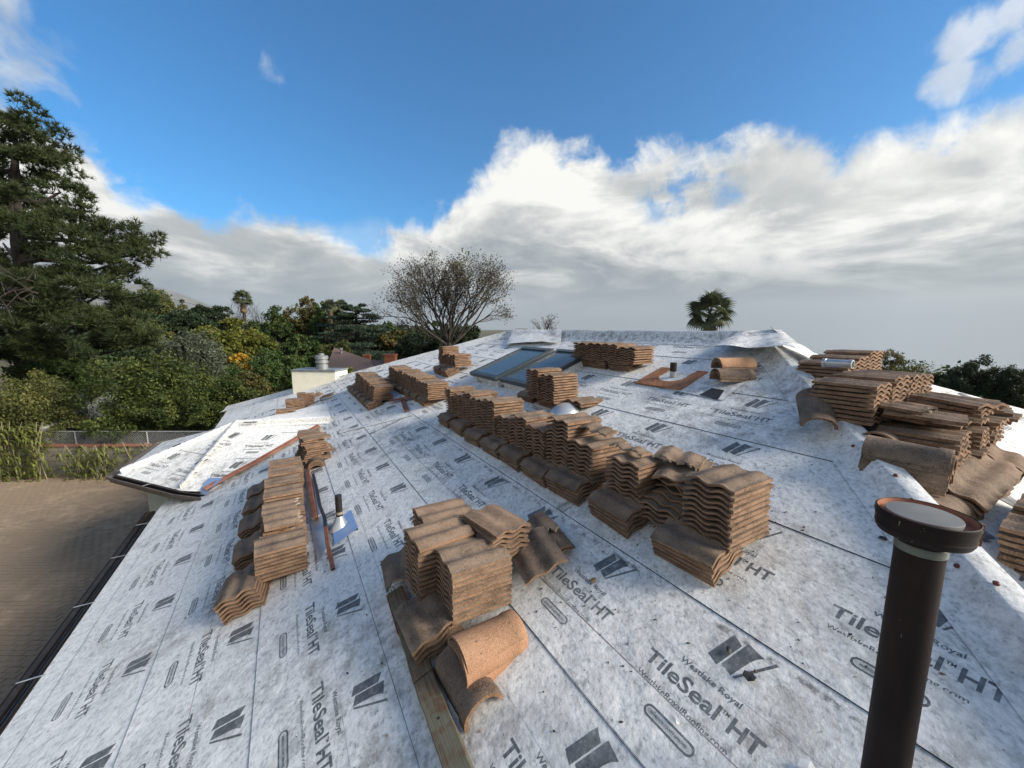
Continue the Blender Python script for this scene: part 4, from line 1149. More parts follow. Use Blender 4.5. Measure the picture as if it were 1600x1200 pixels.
# ================================================================== VENTS, FLASHINGS, BOARDS
def big_vent():
    X, Y = 1.268, 1.112
    zb = CAMZ - 1.72; ztop = CAMZ - .560
    r = empty('vent_pipe', Vector((X, Y, zb)), 'tall dark brown metal vent pipe with a flat round cap in the right foreground', 'vent pipe')
    H = ztop - zb
    p_ = MB(); p_.lathe([(.058, 0), (.058, H * .5), (.058, H - .13), (.059, H - .125), (.059, H - .06)], 40)
    me = p_.mesh('pipe', PIPE); auto_smooth(me, 40); obj('pipe', me, r)
    t_ = MB(); t_.lathe([(.0585, H - .118), (.0605, H - .116), (.0605, H - .092), (.0585, H - .090)], 40)
    me = t_.mesh('tape_band', TAPE); auto_smooth(me, 40); obj('tape_band', me, r)
    c_ = MB(); c_.lathe([(.055, H - .070), (.080, H - .073), (.104, H - .066), (.108, H - .058), (.111, H - .046), (.109, H - .042), (.1125, H - .016), (.1145, H - .010), (.112, H - .003), (.1135, H + .003), (.1105, H + .005), (.108, H + .001), (.103, H - .018), (.07, H - .020)], 56)
    me = c_.mesh('cap_ring', PIPE); auto_smooth(me, 40); obj('cap_ring', me, r)
    inn = MB(); inn.lathe([(.1078, H + .0035), (.1025, H - .0175), (.080, H - .0188)], 56)
    me = inn.mesh('cap_inside', ORANGE); auto_smooth(me, 40); obj('cap_inside', me, r)
    l_ = MB(); l_.lathe([(.083, H - .024), (.0855, H - .002), (.084, H + .001), (.06, H + .0035), (.02, H + .005), (.0001, H + .0045)], 48)
    me = l_.mesh('cap_lid', CAPLID); auto_smooth(me, 40); obj('cap_lid', me, r, Matrix.Translation((-.004, .003, 0)))
    clip = MB(); clip.box(-.003, .003, -.003, .003, H - .06, H + .007)
    for a in (-42, 60):
        obj('cap_clip', clip.mesh('cap_clip', ORANGE), r, Matrix.Rotation(R(a), 4, 'Z') @ Matrix.Translation((.1135, 0, 0)))
    f_ = MB(); f_.lathe([(.22, .0), (.13, .02), (.08, .10), (.060, .14)], 32)
    me = f_.mesh('pipe_flashing', SHEETM); auto_smooth(me, 40); obj('pipe_flashing', me, r)
big_vent()
def small_vent():
    P = MP(4.50, -.40, .01)
    r = empty('vent_pipe', P, 'short black vent pipe with a shiny cone flashing on the left slope', 'vent pipe')
    p_ = MB(); p_.tube([(0, 0, .02), (0, 0, .36)], .036, 20); p_.lathe([(.036, .361), (.028, .361), (.028, .2)], 20)
    me = p_.mesh('pipe', PVC); auto_smooth(me, 40); obj('pipe', me, r)
    tb = MB(); tb.lathe([(.037, .14), (.0385, .145), (.0385, .165), (.037, .17)], 20); obj('tape_band', tb.mesh('tape_band', TILE_BREAK), r)
    f_ = MB(); f_.lathe([(.125, -.03), (.105, -.01), (.06, .06), (.040, .115), (.038, .12)], 24)
    me = f_.mesh('cone', SHEETM); auto_smooth(me, 40); obj('cone', me, r)
small_vent()
def flat_thing(name, pts, q, m, label, cat, th=.003, sag=0.0):
    c = MP(sum(p[0] for p in pts) / len(pts), sum(p[1] for p in pts) / len(pts), q)
    M = basis(-E3, VD, NM, c); Mi = M.inverted()
    top = [Mi @ MP(u, v, q) for u, v in pts]; n = len(pts)
    bot = [p - Vector((0, 0, th)) for p in top]
    # make sure that the top faces up
    f0 = tuple(range(n)); nrm = (top[1] - top[0]).cross(top[2] - top[1])
    if nrm.z < 0: f0 = f0[::-1]
    o = obj(name, mesh(name, top + bot, [f0] + [(k, (k + 1) % n, n + (k + 1) % n, n + k) for k in range(n)], m), None, M)
    return tag(o, label, cat)
flat_thing('sheet_metal', [(4.62, -.48), (4.15, -.50), (4.22, -.24), (4.72, -.24)], .016, BLUEF, 'blue film covered metal flashing plate around the short vent pipe', 'sheet metal')
flat_thing('sheet_metal', [(6.4, -.70), (5.1, -.70), (5.05, -.56), (6.4, -.58)], .014, SHEETM, 'long grey metal sheet beside the left row, its upper half', 'sheet metal')
flat_thing('sheet_metal', [(5.0, -.70), (4.05, -.68), (4.30, -.50), (4.98, -.54)], .016, BLUEF if False else SHEETM, 'square grey metal sheet below the long one beside the left row', 'sheet metal')
def bar(name, pts, wd, th, m, label, cat, tip=None):
    """bent flat bar lying on the main slope; pts are (u, v, q)"""
    o0 = MP(*pts[0]); mb = MB(); P = [MP(*p) - o0 for p in pts]
    for k in range(len(P)):
        d = (P[min(k + 1, len(P) - 1)] - P[max(0, k - 1)]).normalized(); s = NM.cross(d).normalized()
        mb.v += [tuple(P[k] - s * wd), tuple(P[k] + s * wd), tuple(P[k] + s * wd + NM * th), tuple(P[k] - s * wd + NM * th)]
    for k in range(len(P) - 1):
        for j in range(4):
            a = k * 4 + j; b_ = k * 4 + (j + 1) % 4; mb.f.append((a, b_, b_ + 4, a + 4)); mb.i.append(1 if (tip and k >= tip) else 0)
    mb.f += [(3, 2, 1, 0), tuple(len(mb.v) - 4 + j for j in range(4))]; mb.i += [0, 0]
    me = mb.mesh(name, [m, RUST]); o = obj(name, me, None, Matrix.Translation(o0))
    return tag(o, label, cat)
bar('metal_strip', [(6.5, -.56, .02), (5.9, -.55, .03), (5.2, -.55, .045), (4.75, -.52, .07), (4.5, -.53, .07), (4.2, -.55, .05), (3.72, -.555, .02)], .018, .022, PVC, 'long bent dark metal strip with a rusty lower end beside the left row', 'metal strip', 4)
bar('metal_strip', [(7.0, -.62, .02), (5.8, -.62, .03), (4.9, -.62, .03)], .022, .05, RUST, 'straight rusty red strip standing against the left row stacks', 'metal strip')
bar('metal_strip', [(8.5, 1.52, .02), (8.1, 1.42, .03), (7.45, 1.30, .02)], .05, .02, RUST, 'bent rusty strip between the two far rows of stacks', 'metal strip')
bar('metal_strip', [(8.6, 1.25, .06), (8.1, 1.60, .05)], .05, .02, RUST, 'short rusty strip crossing the bent one between the far rows', 'metal strip')
# valley flashing in two lengths
vf = [(V0 + Vector((-.02, -.06, .03))), V0.lerp(R0, .33), V0.lerp(R0, .66), R0.lerp(V0, .12)]
rowsL = []
dv = (R0 - V0).normalized(); sv = dv.cross(Z3).normalized()
for P in vf:
    rowsL.append([P + sv * x + Z3 * z for x, z in ((-.10, .065), (-.055, .05), (-.012, .028), (0, .055), (.012, .028), (.06, .055), (.115, .075))])
me = grid_sheet('valley_flashing', rowsL, RUST); me.polygons.foreach_set('use_smooth', [False] * len(me.polygons))
hp('valley_flashing', me)
vb_ = MB(); P = V0 + Vector((-.02, -.05, .035)); vb_.add([P - sv * .22 + Z3 * .01, P + sv * .10 + Z3 * .02, P + dv * .30 - sv * .02 + Z3 * .06, P + dv * .18 - sv * .32 + Z3 * .07], [(0, 1, 2, 3)])
vb_.add([P - sv * .20 - Z3 * .0, P + sv * .12 + Z3 * .01, P + sv * .03 - Vector((.0, .10, .10)), P - sv * .14 - Vector((0, .10, .12))], [(0, 1, 2, 3)])
hp('valley_flashing', vb_.mesh('valley_flashing', BLUEF))
# old lumber under the near pile: two lengths end to end
def lumber(u0, v0, u1, v1, label, m=LUMBER, wd=.062, th=.075):
    a = MP(u0, v0, .012); b_ = MP(u1, v1, .012); d = (b_ - a); L = d.length; d.normalize(); s = NM.cross(d).normalized()
    mb = MB(); n = 14; rr_ = random.Random(int(u0 * 100))
    for k in range(n + 1):
        x = L * k / n; w0 = wd + rr_.uniform(-.002, .002); w1 = wd + rr_.uniform(-.002, .002)
        e_ = .006
        mb.v += [(x, -w0, 0), (x, w1, 0), (x, w1, th - e_), (x, w1 - e_, th), (x, -w0 + e_, th), (x, -w0, th - e_)]
    for k in range(n):
        for j in range(6):
            p, q = k * 6 + j, k * 6 + (j + 1) % 6; mb.f.append((p, q, q + 6, p + 6)); mb.i.append(0)
    mb.f += [tuple(range(6))[::-1], tuple(n * 6 + j for j in range(6))]; mb.i += [0, 0]
    me = mb.mesh('lumber', m)
    o = obj('lumber', me, None, basis(d, s, NM, a)); tag(o, label, 'lumber', 'weathered lumber'); return o
l1 = lumber(2.86, -.145, 2.02, -.185, 'upper weathered board with a red sawn edge under the near pile')
ed = MB(); ed.box(.0, .42, -.068, -.064, .01, .074); obj('sawn_edge', ed.mesh('sawn_edge', REDWD), l1); 
ed = MB(); ed.box(.0, .42, .064, .068, .01, .074); obj('sawn_edge', ed.mesh('sawn_edge', REDWD), l1)
l2 = lumber(2.01, -.185, 1.05, -.20, 'lower weathered board running out of the bottom of the picture')
for x in (.28, .72):
    kn = MB(); kn.lathe([(.0001, .0765), (.008, .0762)], 10); obj('nail_hole', kn.mesh('nail_hole', BLACK), l2, Matrix.Translation((x, .0, 0)))
# plywood with a round notch
def plywood():
    o0 = MP(3.40, 3.95, .018); M = basis(-E3, VD, NM, o0)
    pts = [(-.36, -.26), (.37, -.26), (.39, .30)]
    # notch opening up-slope
    pts += [(.24, .30)]
    for k in range(13):
        a = R(20 - k * (220 / 12)); pts.append((.03 + .20 * math.cos(a), .07 + .17 * math.sin(a)))
    pts += [(-.16, .30), (-.33, .30)]
    import bmesh
    n = len(pts)
    bm = bmesh.new()
    vt = [bm.verts.new((x, y, .014)) for x, y in pts]
    fc = bm.faces.new(vt)
    r_ = bmesh.ops.extrude_face_region(bm, geom=[fc])
    for v in [g for g in r_['geom'] if isinstance(g, bmesh.types.BMVert)]: v.co.z -= .014
    bmesh.ops.recalc_face_normals(bm, faces=bm.faces)
    bmesh.ops.triangulate(bm, faces=[f_ for f_ in bm.faces if len(f_.verts) > 4])
    me = bpy.data.meshes.new('plywood'); bm.to_mesh(me); bm.free(); me.materials.append(OSB)
    o = obj('plywood', me, None, M); tag(o, 'orange-brown plywood piece with a round notch lying below the ridge', 'plywood')
    P = MP(3.38, 4.02, .01)
    r = empty('vent_pipe', P, 'stubby vent pipe with a black collar standing in the notch of the plywood', 'vent pipe')
    a = MB(); a.tube([(0, 0, 0), (0, 0, .10)], .038, 16); me = a.mesh('pipe', STRAP); auto_smooth(me, 40); obj('pipe', me, r)
    a = MB(); a.tube([(0, 0, .08), (0, 0, .20)], .044, 16); me = a.mesh('collar', PVC); auto_smooth(me, 40); obj('collar', me, r)
plywood()
# metal dome behind the middle row
dm = MB(); dm.lathe([(.21 * math.cos(R(a)), .15 * math.sin(R(a))) for a in range(0, 91, 9)], 28)
me = dm.mesh('vent_dome', SHEETM); auto_smooth(me, 40)
o = obj('vent_dome', me, None, basis(-E3, VD, NM, MP(4.03, 2.58, .02))); tag(o, 'pale round metal dome vent half hidden behind the middle row', 'roof vent')
# scraps and debris on the underlayment
scr = [(.83, 1.12, .035, 0, 'largest black scrap, lying at the tip of a printed logo near the vent pipe'),
       (.96, 1.17, .018, 0, 'small black scrap lying on the two bars of the logo near the vent pipe'),
       (.62, 1.62, .012, 0, 'tiny black scrap right of the near short stack, towards the vent pipe'),
       (.95, .72, .02, 2, 'white peeled scrap lying on the red chalk line in the foreground'),
       (.52, .95, .045, 2, 'long white peeled scrap near the bottom edge left of the vent pipe'),
       (1.80, 1.0, .02, 1, 'brown crumb of tile between the near pile and the middle row'),
       (4.2, -.25, .02, 0, 'black scrap lying right of the short black vent pipe'),
       (.72, 2.35, .02, 0, 'dark scrap under the printed badge left of the vent cap'),
       (2.5, -.6, .012, 0, 'tiny dark scrap on the slope left of the weathered lumber')]
WHT = simple('white_scrap', (.85, .86, .86), .5, scale=20)
for i, (u, v, s, kd, lb) in enumerate(scr):
    rr_ = random.Random(i); n = 6
    pts = [(s * (1 + .6 * rr_.random()) * math.cos(a * 6.283 / n) * (1.0 if i % 2 else .5), s * .6 * (1 + rr_.random()) * math.sin(a * 6.283 / n)) for a in range(n)]
    vs = [(x, y, .006 + .012 * rr_.random()) for x, y in pts] + [(0, 0, .016)]
    me = mesh('membrane_scrap', vs, [(k, (k + 1) % n, n) for k in range(n)], [BLACK, TILE_EDGE, WHT][kd])
    o = obj('membrane_scrap', me, None, basis(-E3, VD, NM, MP(u, v, .006)) @ Matrix.Rotation(rr_.uniform(0, 6), 4, 'Z'))
    tag(o, lb, 'scrap')
# crumbs and grit of broken tile around the piles
def grit():
    mb = MB(); rr_ = random.Random(99)
    spots_ = [(1.2 + rr_.gauss(.3, .5), 1.7 + rr_.gauss(0, .55)) for _ in range(230)] + [(2.4 + rr_.gauss(0, .5), .55 + rr_.gauss(0, .5)) for _ in range(170)] + \
             [(rr_.uniform(1.2, 6), 1.9 + rr_.gauss(.2, .45)) for _ in range(220)] + [(rr_.uniform(3.8, 7.2), -1.0 + rr_.gauss(0, .35)) for _ in range(120)] + [(rr_.uniform(.4, 5), rr_.uniform(-1, 3.5)) for _ in range(260)]
    for u, v in spots_:
        if u < uR(v) + .3 or v < -2.8: continue
        s = rr_.choice((.0015, .002, .002, .003, .004, .0065)); P = MP(u, v, .006 + s * .2); a = rr_.uniform(0, 6.28)
        x = (E3 * math.cos(a) + VD * math.sin(a)) * s * rr_.uniform(1, 2.2); y = NM.cross(x).normalized() * s
        b_ = len(mb.v); mb.v += [tuple(P + x), tuple(P + y), tuple(P - x), tuple(P - y), tuple(P + NM * s)]
        k = rr_.choice((0, 0, 1)); mb.f += [(b_, b_ + 1, b_ + 4), (b_ + 1, b_ + 2, b_ + 4), (b_ + 2, b_ + 3, b_ + 4), (b_ + 3, b_, b_ + 4)]; mb.i += [k] * 4
    o = obj('tile_grit', mb.mesh('tile_grit', [BLACK, TILE_EDGE])); tag(o, 'fine crumbs of broken tile scattered over the slope', 'grit', None, 'stuff')
grit()
# loose nails (bent, standing from the lumber and tile stacks)
nl = MB(); nl.tube([(0, 0, 0), (.0, 0, .035)], .0016, 5); NAILM = nl.mesh('nail', STRAP)
for i, (u, v) in enumerate([(2.55, -.235), (2.36, -.24), (1.52, -.275), (1.43, -.28)]):
    o = obj('nail', NAILM, None, basis(VD, NM.cross(VD), NM, MP(u, v, .01)) @ Matrix.Rotation(-1.2, 4, 'Y')); tag(o, ['uppermost thin bent nail beside the upper weathered board', 'thin bent nail just above the joint of the two boards', 'thin bent nail halfway down the lower weathered board', 'lowest thin bent nail near the bottom edge of the picture'][i], 'nail', 'nails beside the lumber')

# ================================================================== VEGETATION
def rand_in(c, r, n, shell=.35):
    v = rng.normal(size=(n, 3)); v /= np.linalg.norm(v, axis=1)[:, None]
    rad = (shell + (1 - shell) * rng.random(n)) ** .6
    return np.array(c) + v * rad[:, None] * np.array(r)
def leaf_mesh(name, P, size, m, aspect=2.0, up=.3, jitter=.5, normals=None):
    """n leaf quads (pointed rhombs) at points P"""
    n = len(P)
    d = rng.normal(size=(n, 3)); d[:, 2] -= up * .3
    d /= np.linalg.norm(d, axis=1)[:, None]
    k = rng.normal(size=(n, 3)); k[:, 2] += up * 3
    s = np.cross(d, k); s /= np.linalg.norm(s, axis=1)[:, None] + 1e-9
    L = size * (1 + jitter * (rng.random(n) - .5) * 2)[:, None]
    a = P - d * L * .5; b_ = P + s * L / aspect * .5; c_ = P + d * L * .5; e = P - s * L / aspect * .5
    V = np.stack([a, b_, c_, e], 1).reshape(-1, 3)
    return raw_mesh(name, V, np.arange(4 * n).reshape(-1, 4), m)
def raw_mesh(name, V, F, m):
    me = bpy.data.meshes.new(name); n, kk = F.shape
    me.vertices.add(len(V)); me.vertices.foreach_set('co', V.astype(np.float32).ravel())
    me.loops.add(n * kk); me.loops.foreach_set('vertex_index', F.astype(np.int32).ravel())
    me.polygons.add(n); me.polygons.foreach_set('loop_start', np.arange(0, n * kk, kk, dtype=np.int32)); me.polygons.foreach_set('loop_total', np.full(n, kk, dtype=np.int32))
    me.materials.append(m); me.update(calc_edges=True); me.validate(); return me
def limbs(mb, base, tips, r0, seg=6, sag=.0):
    for tp in tips:
        mid = base.lerp(tp, .5) + Vector((random.uniform(-.1, .1), random.uniform(-.1, .1), .12)) * (tp - base).length * .5
        mb.tube([base, base.lerp(mid, .6), mid.lerp(tp, .3), tp], [r0, r0 * .7, r0 * .45, r0 * .12], seg, cap=False)
def tree(name, label, cat, group, X, Y, zc, rx, rz, m, n=9000, leaf=.16, ry=None, lob=12, seed=0, trunk=True, flat=.6, aspect=1.8, lobr=.42, drop=0.0, hole_=.0):
    """bushy tree: crown centre (X, Y, zc), radii rx, ry, rz; clumps of leaf-sized faces with gaps between"""
    ry = ry or rx
    rr_ = random.Random(seed); r = empty(name, Vector((X, Y, 0)), label, cat, group)
    cl = []
    for k in range(lob):
        th = rr_.uniform(0, 6.283); ph = math.asin(rr_.uniform(-.6, 1)); q = rr_.uniform(.45, .82)
        c = (q * rx * math.cos(th) * math.cos(ph), q * ry * math.sin(th) * math.cos(ph), zc + q * rz * math.sin(ph))
        cl.append((c, lobr * rr_.uniform(.7, 1.3)))
    cl.append(((0, 0, zc), .55))
    per = n // len(cl); P = []
    for c, s in cl:
        # sub-clumps inside each lobe
        sub = rand_in(c, (rx * s, ry * s, rz * s * flat * 1.2), 14, .5)
        for q in sub:
            P.append(rand_in(q, (rx * s * .38, ry * s * .38, rz * s * .30), per // 14, .1))
    P = np.concatenate(P)
    if drop: P[:, 2] -= drop * rng.random(len(P)) ** 2
    P[:, 2] = np.maximum(P[:, 2], .1)
    obj('crown', leaf_mesh('crown', P, leaf, m, aspect), r)
    if trunk:
        mb = MB(); th_ = max(.3, zc - rz * .5); b0 = Vector((0, 0, 0)); b1 = Vector((rr_.uniform(-.1, .1) * rx, 0, th_))
        rt = .05 * rx + .06
        mb.tube([b0, b1], [rt, rt * .7], 8, cap=False)
        limbs(mb, b1, [Vector(c) for c, s in cl[:8]], rt * .55)
        obj('trunk', mb.mesh('trunk', BARK), r)
    return r
def tpx(name, label, cat, group, px, ptop, pw, pbot, Y, m, **kw):
    """crown placed from where it stands in the photo: centre column, top row, width and bottom row at depth Y"""
    top = at(px, ptop, Y); bot = at(px, pbot, Y); rx = pw / 2 * Y / 601
    zc = (top.z + bot.z) / 2; rz = max(.5, (top.z - bot.z) / 2)
    if zc - rz < .2: 
        zb = .2; zc = (top.z + zb) / 2; rz = (top.z - zb) / 2
    return tree(name, label, cat, group, top.x, Y, zc, rx, rz, m, **kw)

# --- the large pine
def pine():
    Y = 21.0
    base = at(45, 560, Y)
    r = empty('pine_tree', Vector((base.x, Y, 0)), 'huge irregular dark pine towering at the left edge of the picture', 'tree', 'trees around the house')
    O = Vector((base.x, Y, 0))
    def L(px, py, dy=0.0): return at(px, py, Y + dy) - O
    lobes = [(20, 175, 42, 0), (60, 215, 40, 1), (15, 215, 45, -1), (85, 262, 38, 1), (30, 265, 50, 0), (5, 300, 50, 1), (95, 300, 34, 1), (60, 320, 45, -1), (120, 345, 40, .5), (30, 355, 50, -1.5),
             (85, 375, 46, -2), (150, 375, 32, 1), (190, 372, 36, 1), (222, 365, 26, 1.5), (225, 395, 26, 1), (185, 410, 40, 0), (140, 415, 44, -1.5), (40, 410, 60, -2), (95, 440, 50, -3), (205, 430, 24, 1), (150, 465, 48, -3), (60, 480, 52, -3.5),
             (10, 460, 44, -3), (115, 510, 50, -4), (180, 500, 40, -3), (30, 525, 50, -4), (215, 470, 26, -2), (205, 515, 34, -3), (150, 540, 34, -4), (225, 540, 22, -2.5), (5, 380, 50, 2), (-30, 240, 50, 0), (-30, 330, 60, 0), (-40, 430, 70, -1), (-40, 520, 70, -2), (75, 545, 30, -3.5)]
    P = []; N = []
    cs = []
    for px, py, pr, dy in lobes:
        c = L(px, py, dy); rad = pr * (Y + dy) / 601; cs.append((c, rad))
        nt_ = int(26 + 300 * (pr / 50) ** 2)
        sub = rand_in(c, (rad * .85, rad * 1.0, rad * .62), 11, .55)
        for q in sub:
            pts = rand_in(q, (rad * .29, rad * .34, rad * .17), nt_ // 11, .3)
            P.append(pts); N.append(pts - q + np.array([0, 0, rad * .22]))
    P = np.concatenate(P); N = np.concatenate(N); N /= np.linalg.norm(N, axis=1)[:, None] + 1e-9
    k = 15; n = len(P)
    D = rng.normal(size=(n, k, 3)) * .62 + N[:, None, :] * .85
    D /= np.linalg.norm(D, axis=2)[..., None]
    ln = .22 + .16 * rng.random((n, k, 1))
    S = np.cross(D, rng.normal(size=(n, k, 3))); S /= np.linalg.norm(S, axis=2)[..., None]
    A = np.repeat(P[:, None, :], k, 1)
    V = np.stack([A + S * .022, A - S * .022, A + D * ln], 2).reshape(-1, 3)
    half = len(V) // 2 // 3 * 3
    obj('crown', raw_mesh('crown', V, np.arange(len(V)).reshape(-1, 3), L_PINE), r)
    mb = MB()
    tr = [L(45, 620), L(42, 560), L(48, 480), L(30, 380), L(22, 290), L(25, 210)]
    tr[0] = Vector((0, 0, 0))
    mb.tube(tr, [.62, .5, .42, .32, .2, .06], 10, cap=False)
    for c, rad in cs[4:]:
        zz = min(max(c.z - rad * .5, 3), tr[-1].z - 1)
        j = 0
        while j < len(tr) - 2 and tr[j + 1].z < zz: j += 1
        t_ = (zz - tr[j].z) / max(.1, tr[j + 1].z - tr[j].z); st = tr[j].lerp(tr[j + 1], min(max(t_, 0), 1))
        mid = st.lerp(c, .55) + Vector((0, 0, -.4))
        mb.tube([st, mid, c], [.16, .10, .04], 6, cap=False)
    # dead twigs low on the left
    rr_ = random.Random(5)
    for k_ in range(26):
        a = L(rr_.uniform(-10, 60), rr_.uniform(435, 480), -4.5); b_ = a + Vector((rr_.uniform(-1.6, 1.2), rr_.uniform(-.8, .4), rr_.uniform(-1.2, .9)))
        mb.tube([a, a.lerp(b_, .5) + Vector((0, 0, .15)), b_], [.03, .02, .008], 4, cap=False)
    obj('trunk', mb.mesh('trunk', BARK), r)
pine()

GT = 'trees around the house'
# --- garden plants near the patio
tpx('round_shrub', 'big rounded olive-green shrub at the left edge above the block wall', 'shrub', 'shrubs behind the patio', 44, 575, 150, 720, 16.0, L_OLIVE, n=26000, leaf=.10, lob=22, seed=2, trunk=False)
tpx('citrus_shrub', 'large glossy citrus bush with yellow flecks left of the bay roof', 'shrub', 'shrubs behind the patio', 243, 556, 170, 725, 17.0, L_CITRUS, n=34000, leaf=.11, lob=26, seed=3, trunk=False)
tpx('citrus_shrub', 'glossy bush right of the largest one, directly behind the bay roof', 'shrub', 'shrubs behind the patio', 335, 572, 120, 690, 19.0, L_CITRUS, n=18000, leaf=.11, lob=18, seed=4, trunk=False)
tpx('flowering_shrub', 'bush with small pale flowers and pinkish leaves behind the bay apex', 'shrub', 'shrubs behind the patio', 385, 578, 80, 660, 20.0, L_ORANGE, n=9000, leaf=.11, lob=12, seed=5, trunk=False)
tpx('green_shrub', 'dark green bush left of the white chimney', 'shrub', 'shrubs behind the patio', 425, 545, 100, 640, 22.0, L_GREEN, n=20000, leaf=.13, lob=18, seed=6)
tpx('green_shrub', 'yellow-green bush right of the white chimney', 'shrub', 'shrubs behind the patio', 548, 572, 62, 610, 20.5, L_YEL, n=7000, leaf=.12, lob=12, seed=7, trunk=False)
tpx('willow', 'drooping grey-green willow-like tree above the citrus bush', 'tree', GT, 292, 508, 72, 590, 25.0, L_GREY, n=14000, leaf=.22, lob=14, seed=8, aspect=4, drop=1.6)
tpx('broadleaf_tree', 'wide yellow-green domed tree behind the willow', 'tree', GT, 362, 500, 104, 580, 29.0, L_YEL, n=22000, leaf=.2, lob=22, seed=9)
tpx('broadleaf_tree', 'brownish olive tree between the willow and the domed tree', 'tree', GT, 322, 508, 60, 580, 27.0, L_OLIVE, n=10000, leaf=.17, lob=12, seed=10)
tpx('golden_shrub', 'small bush with bright golden-yellow leaves', 'shrub', 'shrubs behind the patio', 372, 551, 34, 585, 21.5, L_GOLD, n=2200, leaf=.12, lob=8, seed=11, trunk=False)
tpx('conifer_hedge', 'dark blue-green clipped hedge below the power lines', 'hedge', None, 275, 480, 95, 540, 40.0, L_DARK, n=15000, leaf=.25, lob=20, seed=12, trunk=False)
for i, (px, pt, pw, pb, Y, m, lb) in enumerate([
    (150, 520, 120, 600, 26, L_DARK, 'dark shady tree under the lower pine branches'),
    (215, 500, 90, 580, 30, L_OLIVE, 'olive tree right behind the pine'),
    (90, 540, 110, 640, 22, L_GREEN, 'green tree in the shade at the foot of the pine'),
    (330, 474, 60, 530, 62, L_DARK, 'distant dark round tree left of the tall palm'),
    (300, 480, 50, 530, 66, L_DARK, 'distant dark tree under the wires'),
    (240, 452, 66, 520, 55, L_OLIVE, 'reddish olive tree beside the distant palm at the pine'),
    (430, 486, 62, 560, 45, L_GREEN, 'green tree left of the autumn-coloured one'),
    (475, 462, 66, 560, 48, L_ORANGE, 'tall tree turning orange above the chimney'),
    (508, 466, 52, 560, 46, L_GREEN, 'tall green tree behind the pair of palms'),
    (522, 476, 40, 560, 44, L_ORANGE, 'narrow orange-tinged tree beside the cedar'),
    (470, 515, 80, 590, 36, L_GREEN, 'bushy green tree behind the flue'),
    (520, 530, 60, 600, 33, L_OLIVE, 'olive tree between chimney and cedar'),
    (395, 505, 40, 560, 50, L_DARK, 'dark tree right of the tall palm'),
    (615, 515, 60, 580, 40, L_ORANGE, 'brownish tree between the cedar and the bare tree'),
    (655, 505, 90, 600, 32, L_DARK, 'dark evergreen left of the bare tree trunk'),
    (715, 500, 80, 590, 30, L_DARK, 'dark evergreen right of the bare tree trunk'),
    (605, 500, 40, 560, 60, L_GREEN, 'far green tree behind the brick chimneys')]):
    tpx('broadleaf_tree', lb, 'tree', GT, px, pt, pw, pb, Y, m, n=int(9000 + 60 * pw), leaf=.10 + Y * .0036, lob=16, seed=30 + i)
for i, (px, pt, pw, pb, Y, m, lb, n_) in enumerate([
    (1275, 556, 50, 620, 26, L_DARK, 'small dark tree top showing beside the right hip', 2600),
    (1320, 553, 70, 640, 24, L_DARK, 'dark tree behind the tallest end slope stacks', 5200),
    (1400, 550, 90, 650, 22, L_ORANGE, 'thin half-bare tree behind the end slope stacks', 6500),
    (1440, 560, 70, 660, 24, L_OLIVE, 'sparse tree between the half-bare one and the dark ones', 3200),
    (1530, 556, 110, 720, 19, L_DARK, 'dense dark tree near the right edge of the picture', 15000),
    (1600, 570, 90, 720, 18, L_DARK, 'dark tree cut by the right edge of the picture', 12000),
    (1480, 600, 60, 700, 21, L_DARK, 'low dark tree behind the lower end slope group', 7000)]):
    tpx('broadleaf_tree', lb, 'tree', 'trees beyond the right side', px, pt, pw, pb, Y, m, n=n_ * 3, leaf=.085, lob=22, seed=60 + i, lobr=.30)

# --- cedar with flat tiers
def cedar():
    Y = 38; base = at(560, 560, Y)
    r = empty('cedar_tree', Vector((base.x, Y, 0)), 'dark blue-green cedar with flat spreading tiers left of the bare tree', 'tree', GT)
    O = Vector((base.x, Y, 0)); P = []; mb = MB(); rr_ = random.Random(3)
    top = at(560, 472, Y).z
    mb.tube([(0, 0, 0), (0, 0, top - .5)], [.45, .08], 8, cap=False)
    for k in range(15):
        f_ = k / 14; z = top - .4 - f_ * (top - 1.6)
        wd = (1.1 + 3.9 * f_ ** .7) * rr_.uniform(.85, 1.15)
        for j in range(7):
            th = rr_.uniform(0, 6.283); q = rr_.uniform(.35, 1.0) * wd
            c = (q * math.cos(th), q * math.sin(th), z + rr_.uniform(-.25, .25) - .1 * q)
            P.append(rand_in(c, (wd * .42, wd * .42, .17), 420, .1))
            mb.tube([(0, 0, z - .2), (c[0], c[1], c[2] - .05)], [.07, .02], 4, cap=False)
    obj('crown', leaf_mesh('crown', np.concatenate(P), .20, L_PINEB, 2.5, 1.5), r); obj('trunk', mb.mesh('trunk', BARK), r)
cedar()

# --- palms
def fan_frond(R_=.60, blades=13, spread=140, pet=.46, droop=.32):
    V = []; F = []
    def q(a, b_, w_):
        a = np.array(a); b_ = np.array(b_); s = np.cross(b_ - a, (0, 0, 1.)); s = s / (np.linalg.norm(s) + 1e-9) * w_
        k = len(V); V.extend([a - s, a + s, b_ + s * .5, b_ - s * .5]); F.append((k, k + 1, k + 2, k + 3))
    q((0, 0, 0), (pet, 0, .02), .015)
    for i in range(blades):
        a = R(-spread / 2 + spread * i / (blades - 1)); d = np.array([math.cos(a), math.sin(a), 0.0])
        p0 = np.array([pet, 0, .02]); ln = R_ * (1 - .22 * abs(a) / R(spread / 2))
        p1 = p0 + d * ln * .6 + np.array([0, 0, .03]); p2 = p0 + d * ln + np.array([0, 0, -droop * ln * .9])
        s = np.cross(d, (0, 0, 1.)) * .040
        k = len(V); V.extend([p0, p1 - s, p1 + s]); F.append((k, k + 1, k + 2))
        k = len(V); V.extend([p1 - s, p1 + s, p2]); F.append((k, k + 2, k + 1))
    return V, F
